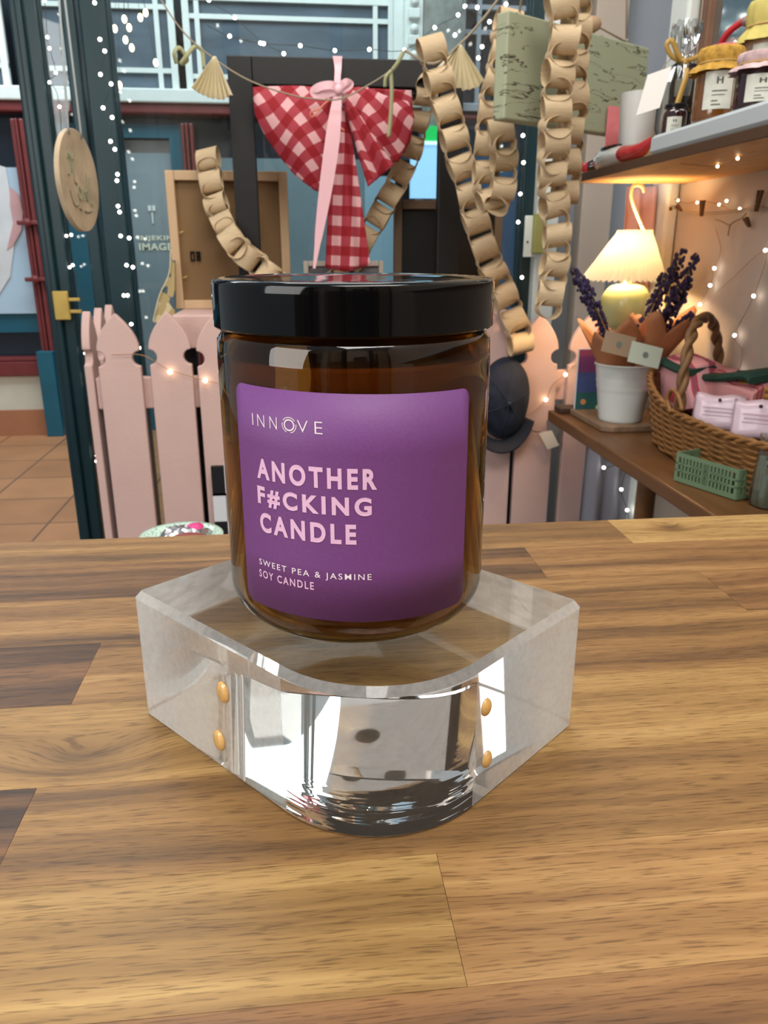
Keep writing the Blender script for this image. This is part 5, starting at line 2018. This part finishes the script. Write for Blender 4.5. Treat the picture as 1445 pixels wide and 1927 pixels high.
# pale pink packets
PKP = M('pale_pink_packet', (222, 196, 208), .3, coat=.3, noise=(30, .1))


def packet(label, x, px, w_, seed):
    c = P(px[0], px[1], x=x)
    t = thing('wax_packet', label, 'packet', tuple(c), 'pale pink packets in the wicker basket')
    bm = B()

    pu, pn = Vector((.80, -.60, 0)), Vector((-.60, -.80, 0))

    def fn(u, v, s):
        e = max(0, min(1, 6 * min(u, 1 - u, v, 1 - v)))
        return c + pu * ((u - .5) * w_) - pn * (.010 * (v - .5)) + pn * (s * .008 * sqrt(e)) + Vector((0, 0, (v - .5) * .058 + .002 * sin(u * 9 + seed)))
    grid(bm, lambda u, v: fn(u, v, -1), 14, 10)
    grid(bm, lambda u, v: fn(u, v, 1), 14, 10)
    bmesh.ops.remove_doubles(bm, verts=bm.verts, dist=1e-5)
    obj('pouch', bm, PKP, t, smooth=True)
    bm = B()
    ball(bm, c + pn * .006 + Vector((0, 0, .0225)), .0030, 1)
    obj('hang_hole', bm, M('dark_hole', (70, 44, 50), .7), t)
    bm = B()
    for k in range(5):
        obox(bm, c + pn * .0085 + Vector((0, 0, .010 - k * .006)), pu, pn, (0, 0, 1), w_ * (.30 - .03 * (k % 2)), .0006, .0007)
    obj('print', bm, M('grey_pink_print', (204, 176, 190), .6), t)


packet('pale pink packet in the basket beside the arched handle', .662, (1352, 778), .078, 1)
packet('pale pink packet in the basket, second from the handle', .668, (1428, 792), .074, 3)
# second basket at the frame edge
t = thing('small_basket', 'small golden wicker basket behind the packets against the wall', 'basket', (.745, .95, ZT2))
bm = B()
sc0 = P(1448, 730, x=.755)
for k in range(6):
    tube(bm, [Vector((.752 + (.032 + .001 * k) * cos(2 * pi * i / 60), sc0.y + .012 + (.060 + .002 * k) * sin(2 * pi * i / 60), sc0.z - .050 + k * .011)) + Vector((.0015 * sin(12 * 2 * pi * i / 60 + k * pi), 0, 0)) for i in range(60)], .0056, 6, closed=True)
lathe(bm, [(1e-4, sc0.z - .055), (.028, sc0.z - .055), (.030, sc0.z + .004)], (.752, sc0.y + .012, 0), 30, cap=False)
obj('weave', bm, M('golden_wicker', (176, 128, 60), .55, noise=(50, .4)), t, smooth=True)

# ------------------------------------------------------------------ green crate
cr = thing('plastic_crate', 'small sage green plastic crate with slotted sides in front of the basket', 'crate', (.62, 1.05, ZT2))
CRM = M('sage_plastic', (104, 128, 98), .45)
A0, A1 = Vector((.5665, 1.0898, 0)), Vector((.6038, .9916, 0))
e = (A1 - A0).normalized()
nn = Vector((-e.y, e.x, 0))
if nn.x < 0:
    nn = -nn
Lc, Wc, Hc = (A1 - A0).length * 1.08, .058, .044


def panel(bm, o_, ux, L, H, cols, rows, sk, mg):
    """slotted side wall: a grid of bars round slanted openings"""
    nrm_ = ux.cross(Vector((0, 0, 1)))
    def cell(u0, u1, v0, v1):
        c = o_ + ux * ((u0 + u1) / 2) + Vector((0, 0, (v0 + v1) / 2))
        obox(bm, c, ux, nrm_, (0, 0, 1), (u1 - u0) / 2, .0012, (v1 - v0) / 2)
    cell(0, L, 0, mg)
    cell(0, L, H - mg * .8, H)
    rh = (H - mg * 1.8) / rows
    for r in range(1, rows):
        cell(0, L, mg + r * rh - .0014, mg + r * rh + .0014)
    cell(0, mg * .8, mg, H - mg * .8)
    cell(L - mg * .8, L, mg, H - mg * .8)
    cell(L / 2 - .003, L / 2 + .003, mg, H - mg * .8)
    for k in range(1, cols):
        u = mg * .8 + (L - 1.6 * mg) * k / cols
        cell(u - .0017, u + .0017, mg, H - mg * .8)


o0 = A0 + Vector((0, 0, ZT2 + .001))
bm = B()
panel(bm, o0, e, Lc, Hc, 16, 3, 0, .007)
obj('side_panel', bm, CRM, cr)
bm = B()
panel(bm, o0 + nn * Wc, e, Lc, Hc, 16, 3, 0, .007)
obj('side_panel', bm, CRM, cr)
bm = B()
panel(bm, o0 + nn * .0012, nn, Wc - .0024, Hc, 8, 3, 0, .007)
obj('side_panel', bm, CRM, cr)
bm = B()
panel(bm, o0 + e * Lc + nn * .0012, nn, Wc - .0024, Hc, 8, 3, 0, .007)
obj('side_panel', bm, CRM, cr)
bm = B()
obox(bm, o0 + e * Lc / 2 + nn * Wc / 2 + Vector((0, 0, .001)), e, nn, (0, 0, 1), Lc / 2 - .002, Wc / 2 - .002, .001)
obj('bottom', bm, CRM, cr)
bm = B()
obox(bm, o0 + e * Lc / 2 + nn * Wc / 2 + Vector((0, 0, .016)), e, nn, (0, 0, 1), Lc / 2 - .006, Wc / 2 - .006, .012)
obj('contents', bm, M('dark_contents', (40, 48, 40), .8), cr)
# cellophane bag at the frame edge
cg = P(1448, 955, z=ZT2)
t = thing('cellophane_bag', 'clear cellophane bag with pale green filling on the table edge by the crate', 'bag', (cg.x, cg.y, ZT2))
bm = B()
rg = random.Random(2)
lathe(bm, [(1e-4, .001), (.021, .001), (.022, .006), (.022, .072), (.014, .082), (1e-4, .084)], (cg.x + .003, cg.y + .01, ZT2), 28, cap=False)
obj('filling', bm, M('pale_green_filling', (164, 178, 150), .6, noise=(30, .4)), t, smooth=40)
bm = B()
lathe(bm, [(.024, .0006), (.0255, .01), (.025, .075), (.020, .088), (.024, .098)], (cg.x + .003, cg.y + .01, ZT2), 28, cap=False, fn=lambda a, z: 1 + .05 * sin(7 * a + z * 60))
obj('film', bm, GLASSY, t)

# ------------------------------------------------------------------ things on the fence
yc = 1.775
cap = thing('baseball_cap', 'navy baseball cap hung sideways on the pink pickets beside the candle', 'cap', tuple(P(950, 750, y=yc)))
NAVY = M('navy_cotton', (27, 33, 50), .85, noise=(34, .8))
bm = B()
cc = P(948, 752, y=yc)
rx_, rz_ = .062, .098
rings = []
for k in range(9):
    a = k / 8 * pi / 2
    rr = cos(a) ** .8
    rings.append([(cc.x + rx_ * rr * cos(q) * (1 + .04 * sin(3 * q)), 1.788 - .062 * sin(a), cc.z + rz_ * rr * sin(q) + .004 * sin(2 * q)) for q in [2 * pi * i / 40 for i in range(40)]])
loft(bm, rings)
obj('crown', bm, NAVY, cap, smooth=True)
bm = B()


def brim(u, v):
    a = radians(200 + 140 * u)
    r = 1 + .40 * v
    return (cc.x - .010 + rx_ * .95 * cos(a) * r, 1.776 - .030 * v - .018 * sin(pi * u), cc.z - .010 + rz_ * .86 * sin(a) * (1 + .28 * v))


grid(bm, brim, 24, 8)
obj('brim', bm, M('dark_navy_brim', (16, 20, 34), .8, noise=(30, .3)), cap, smooth=True, solid=.004)
bm = B()
for q in range(6):
    a0_ = 2 * pi * q / 6 + .3
    tube(bm, [(cc.x + (rx_ + .0006) * cos(k / 8 * pi / 2) ** .8 * cos(a0_), 1.788 - .0628 * sin(k / 8 * pi / 2), cc.z + (rz_ + .0006) * cos(k / 8 * pi / 2) ** .8 * sin(a0_)) for k in range(9)], .0008, 5)
ball(bm, (cc.x, 1.725, cc.z), .005, 2)
obj('seams', bm, M('grey_stitching', (44, 50, 66), .8), cap)

# price tag and clip on the fence
t = thing('price_tag', 'white paper tag with grey clip hanging on the fence at the table corner', 'tag', tuple(P(1030, 800, y=1.77)))
bm = B()
pts = [P(px, py, y=1.775) for px, py in ((1013, 814), (1038, 810), (1052, 838), (1030, 846))]
loft(bm, [[p + Vector((0, d, 0)) for p in pts] for d in (0, -.0012)])
obj('paper', bm, M('tag_paper', (222, 210, 196), .6), t)
bm = B()
pts = [P(px, py, y=1.782) for px, py in ((1028, 790), (1044, 786), (1052, 812), (1040, 822), (1030, 812))]
loft(bm, [[p + Vector((0, d, 0)) for p in pts] for d in (0, -.006)])
obj('clip', bm, M('grey_clip', (140, 138, 140), .4, metal=.5), t)
bm = B()
tube(bm, smooth_path([P(985, 804, y=1.779), P(1004, 812, y=1.776), P(1018, 813, y=1.773)], 5), .0009, 5)
obj('string', bm, WIRE, t)

# chequered tote behind the candle
t = thing('chequered_bag', 'black and white chequered cloth bag hanging low on the fence behind the candle', 'bag', tuple(P(410, 940, y=1.74)))
CHB, CHW = M('black_check', (14, 14, 18), .8), M('white_check', (214, 216, 222), .8)
q0, q1 = P(392, 872, y=1.765), P(470, 1040, y=1.765)
px_w = P(421, 930, y=1.765).x - q0.x
hh = P(400, 872, y=1.765).z - P(400, 926, y=1.765).z
for nm, par, mt in (('black_squares', 0, CHB), ('white_squares', 1, CHW)):
    bm = B()
    for i in range(4):
        for j in range(6):
            if (i + j) % 2 == par:
                x0, z1 = q0.x + .006 + i * px_w, q0.z + .006 * (i - 1) * (j == 0) - j * hh
                box(bm, x0, x0 + px_w, 1.752, 1.768, z1 - hh, z1)
    obj(nm, bm, mt, t)

# printed paper bag and lilac cloth glimpsed left of the brown-backed frame
t = thing('paper_bag', 'crumpled printed paper bag glimpsed at the left side of the pale wood frame', 'bag', tuple(P(304, 600, y=2.02)))
bm = B()
bag = [P(px, py, y=2.03) for px, py in ((322, 490), (318, 520), (300, 556), (290, 606), (330, 606), (330, 490))]
loft(bm, [[p + Vector((0, d, 0)) for p in bag] for d in (-.012, .004)])
PB = M('printed_paper', (186, 168, 120), .7)
nt = PB.node_tree
vo = nd(nt, 'ShaderNodeTexVoronoi')
vo.inputs['Scale'].default_value = 46
tc = nd(nt, 'ShaderNodeTexCoord')
nt.links.new(tc.outputs['Object'], vo.inputs['Vector'])
sp = nd(nt, 'ShaderNodeSeparateColor')
nt.links.new(vo.outputs['Color'], sp.inputs[0])
rp = nd(nt, 'ShaderNodeValToRGB')
rp.color_ramp.interpolation = 'CONSTANT'
rp.color_ramp.elements[0].color = lin((176, 156, 108))
rp.color_ramp.elements[1].position = .75
rp.color_ramp.elements[1].color = lin((70, 92, 104))
e_ = rp.color_ramp.elements.new(.5)
e_.color = lin((206, 190, 150))
nt.links.new(sp.outputs[0], rp.inputs[0])
nt.links.new(rp.outputs[0], nt.nodes['Principled BSDF'].inputs['Base Color'])
obj('sheet', bm, PB, t)
bm = B()
tube(bm, smooth_path([P(321, 470, y=2.012), P(318, 515, y=2.012), P(300, 556, y=2.012), P(288, 604, y=2.012)], 5), .0014, 5)
obj('cord_edge', bm, CREAMP, t)

# junction box and wall plate on the window jamb
t = thing('switch_plate', 'white wall plate with a green box on the jamb beside the hanging chain', 'switch', tuple(P(1002, 440, y=2.13)))
q = P(995, 445, y=2.13)
rect('plate', q.x - .012, q.x + .022, 2.128, 2.139, q.z - .052, q.z + .052, WHITE, t, bevel=.002)
q = P(1013, 440, y=2.12)
rect('box', q.x - .016, q.x + .016, 2.10, 2.127, q.z - .050, q.z + .050, M('yellow_green_box', (160, 158, 92), .5), t, bevel=.003)
bm = B()
ball(bm, (q.x - .026, 2.127, q.z - .02), .003, 1)
obj('screw', bm, WIRE, t)

# sheer curtain below the table
t = thing('sheer_curtain', 'grey white sheer curtain hanging below the table beside its round leg', 'curtain', (.70, 1.735, .7))
bm = B()
sx0, sx1 = P(1098, 900, y=1.70).x, P(1196, 900, y=1.70).x
grid(bm, lambda u, v: (sx0 + (sx1 - sx0) * u + .01 * sin(v * 4) * u, 1.70 + .013 * sin(u * 19 + .6 * sin(v * 3)), .752 - .72 * v), 60, 14)
obj('cloth', bm, M('sheer_voile', (188, 188, 198), .8, transl=.4), t, smooth=True, solid=.0008)

# ------------------------------------------------------------------ fairy lights
bulb_me = None


def fairy(label, wire, bulbs, mat=WIRE, br=.0042, wr=.0008, bmat=BULB, name='fairy_lights'):
    """one string of lights: a wire and its bulbs"""
    global bulb_me
    t = thing(name, label, 'string lights', tuple(wire[0]))
    bm = B()
    tube(bm, smooth_path(wire, 5), wr, 5)
    obj('wire', bm, mat, t, smooth=True)
    first = None
    for p in bulbs:
        if first is None:
            bm = B()
            ball(bm, p, br, 2)
            first = obj('bulb', bm, bmat, t, smooth=True, origin=p)
        else:
            o = first.copy()
            COL.objects.link(o)
            o.parent = t
            o.location = Vector(p) - wpos(t)
    return t


yw = 2.10
lp_ = [(178, 5), (188, 74), (197, 96), (189, 140), (209, 158), (194, 203), (211, 221), (208, 266), (216, 281), (221, 328), (220, 340), (222, 388), (225, 399), (227, 444), (243, 448), (238, 499), (250, 503), (233, 556), (240, 556), (247, 610), (262, 655)]
LQ = [P(px, py, y=yw) for px, py in lp_]
fairy('fairy light strand running down the inside of the broad teal window post', [P(172, -30, y=yw)] + LQ, LQ)
lp_ = [(84, 1), (89, 70), (93, 91), (105, 137), (93, 155), (112, 201), (125, 444), (134, 442), (131, 503), (137, 499), (158, 604), (160, 665), (165, 714), (168, 730), (181, 857), (181, 868)]
LQ = [P(px, py, y=2.15) for px, py in lp_]
fairy('fairy light strand hanging in the narrow pane beside the round wooden sign', [P(80, -30, y=2.15)] + LQ, LQ, br=.0034)
lp_ = [(393, 0), (442, 33), (432, 68), (490, 81), (534, 101)]
LQ = [P(px, py, y=yw) for px, py in lp_]
fairy('fairy light wire sagging at the top of the window left of the bow', [P(380, -30, y=yw), P(393, 0, y=yw), P(442, 33, y=yw), P(492, 78, y=yw), P(534, 101, y=yw)], [LQ[0], LQ[1], LQ[3], LQ[4]])
lp_ = [(432, 68), (496, 82), (565, 86), (630, 95), (695, 93), (761, 94), (818, 52), (862, 28)]
LQ = [P(px, py, y=yw - .02) for px, py in lp_]
fairy('fairy light wire running across the window just above the black frame', [P(390, 48, y=yw - .02)] + LQ + [P(900, -10, y=yw - .02)], LQ)
lp_ = [(875, 12), (898, 14), (921, 41), (907, 88), (900, 109), (952, 8), (856, 66), (984, 255), (992, 249), (985, 306), (992, 306), (979, 365), (988, 362), (975, 418), (982, 522)]
LQ = [P(px, py, y=yw) for px, py in lp_]
fairy('fairy light strand down the teal post beside the hanging paper chains', [P(870, -30, y=yw), LQ[0], LQ[2], LQ[3], LQ[4], P(940, 180, y=yw), LQ[7], LQ[9], LQ[11], LQ[13], LQ[14]], LQ[:7] + LQ[7::2] + [LQ[14]], br=.0044)
lp_ = [(266, 668), (282, 697), (320, 700), (386, 716), (277, 853), (281, 869)]
LQ = [P(px, py, y=1.782) for px, py in lp_]
fairy('copper fairy lights strung across the left pickets of the pink fence', [P(210, 668, y=1.782), LQ[0], P(300, 686, y=1.782), LQ[2] + Vector((0, 0, .004)), LQ[3], P(420, 722, y=1.782)], LQ[2:4], COPPER, br=.0052, bmat=WBULB)
lp_ = [(1064, 705), (1027, 752), (981, 785)]
LQ = [P(px, py, y=1.782) for px, py in lp_]
fairy('copper fairy lights looped over the right pickets near the cap', [P(1092, 674, y=1.782), LQ[0], P(1040, 724, y=1.782), LQ[1], P(1000, 778, y=1.782), LQ[2], P(984, 802, y=1.782), P(1010, 812, y=1.782)], LQ, COPPER, br=.0046, bmat=WBULB)
lp_ = [(1136, 880), (1177, 872), (1169, 921), (1180, 960)]
LQ = [P(px, py, y=1.665) for px, py in lp_]
fairy('fairy lights caught in the sheer curtain below the table', [P(1130, 850, y=1.665), LQ[0], LQ[1], LQ[2], LQ[3], P(1184, 990, y=1.665)], LQ, br=.0038)
xw_ = XW - .012
lp_ = [(1248, 372), (1276, 377), (1312, 381), (1353, 385), (1392, 393), (1367, 378)]
LQ = [P(px, py, x=xw_) for px, py in lp_]
fairy('copper fairy lights and bare wire along the peg line on the lamp-lit wall', [P(1246, 376, x=xw_)] + [P(px, py, x=xw_) for px, py in ((1262, 372), (1290, 382), (1320, 378), (1353, 385), (1380, 396), (1420, 388), (1450, 392))], LQ, COPPER, br=.0026, bmat=WBULB)
lp_ = [(1344, 505), (1336, 537), (1317, 573), (1418, 557), (1440, 471), (1382, 631), (1326, 690), (1386, 700), (1202, 420), (1385, 300), (1352, 312)]
LQ = [P(px, py, x=xw_) for px, py in lp_[:8]]
fairy('fairy lights trailing loosely down the right-hand wall', [P(1346, 430, x=xw_), P(1356, 470, x=xw_), LQ[0], LQ[1], LQ[2], P(1360, 540, x=xw_), LQ[4], LQ[3], LQ[5], P(1396, 660, x=xw_), LQ[7], P(1340, 700, x=xw_), LQ[6]], LQ, COPPER, br=.0030, wr=.0005)
us = [P(px, py, z=ZS - .004) for px, py in ((1350, 313), (1388, 298), (1420, 285))]
fairy('short fairy light length stapled under the wall shelf', [P(1280, 308, z=ZS - .004), us[0], us[1], us[2]], us[:2], COPPER, br=.0024, wr=.0006, bmat=WBULB)
# hanging cluster of warm bulbs out in the arcade
yq = 3.2
lp_ = [(205, 32), (234, 36), (274, 24), (216, 54), (243, 52), (236, 75), (248, 90), (264, 33), (293, 118), (225, 160), (202, 33), (222, 168)]
LQ = [P(px, py, y=yq) for px, py in lp_]
t = thing('hanging_lights', 'cluster of warm pendant bulbs hanging in the arcade beyond the teal post', 'lights', tuple(P(240, -30, y=yq)))
for p in LQ[:10]:
    bm = B()
    ball(bm, p, .0085, 2, (1, 1, 1.5))
    bo = obj('bulb', bm, WBULB, t, smooth=True)
bm = B()
for p in LQ[:10]:
    tube(bm, [p + Vector((0, 0, .012)), Vector((p.x * .4 + P(240, -60, y=yq).x * .6, yq, P(240, -90, y=yq).z))], .0006, 4)
obj('cords', bm, WIRE, t)

# ------------------------------------------------------------------ peg line on the right-hand wall
xp = XW - .016
t = thing('peg_line', 'string with little dark wooden pegs stretched along the lamp-lit wall', 'peg line', tuple(P(1246, 378, x=xp)))
bm = B()
tube(bm, smooth_path([P(1246, 378, x=xp), P(1275, 391, x=xp), P(1320, 400, x=xp), P(1380, 396, x=xp), P(1450, 390, x=xp)], 5), .0009, 5)
tube(bm, smooth_path([P(1246, 380, x=xp), P(1275, 395, x=xp), P(1320, 404, x=xp), P(1380, 400, x=xp), P(1450, 393, x=xp)], 5), .0007, 5)
obj('string', bm, TWINE, t)
PEG = M('dark_peg_wood', (92, 62, 36), .6)
for px, py, a_, s_ in ((1260, 386, 30, .9), (1277, 391, 65, .9), (1321, 392, 4, 1.15), (1427, 378, -8, 1.35), (1406, 418, 48, .8)):
    c = P(px, py, x=xp - .003)
    bm = B()
    for s in (-1, 1):
        an = radians(a_) + s * .14
        d = Vector((0, sin(an), cos(an)))
        obox(bm, c + Vector((0, s * .0026, 0)), (1, 0, 0), d.cross(Vector((1, 0, 0))), d, .003, .0016, .0125 * s_)
    obj('peg', bm, PEG, t)
# dried twig under the line
t = thing('dried_twig', 'thin dry twig hanging on the wall below the peg line', 'twig', tuple(P(1400, 410, x=xp)))
bm = B()
tube(bm, smooth_path([P(1404, 402, x=xp), P(1395, 411, x=xp), P(1384, 416, x=xp), P(1374, 424, x=xp), P(1370, 444, x=xp)], 5), .0013, 6)
tube(bm, smooth_path([P(1372, 424, x=xp), P(1358, 417, x=xp), P(1346, 413, x=xp)], 5), .0009, 6)
obj('twigs', bm, M('dry_twig', (150, 120, 80), .8), t, smooth=True)
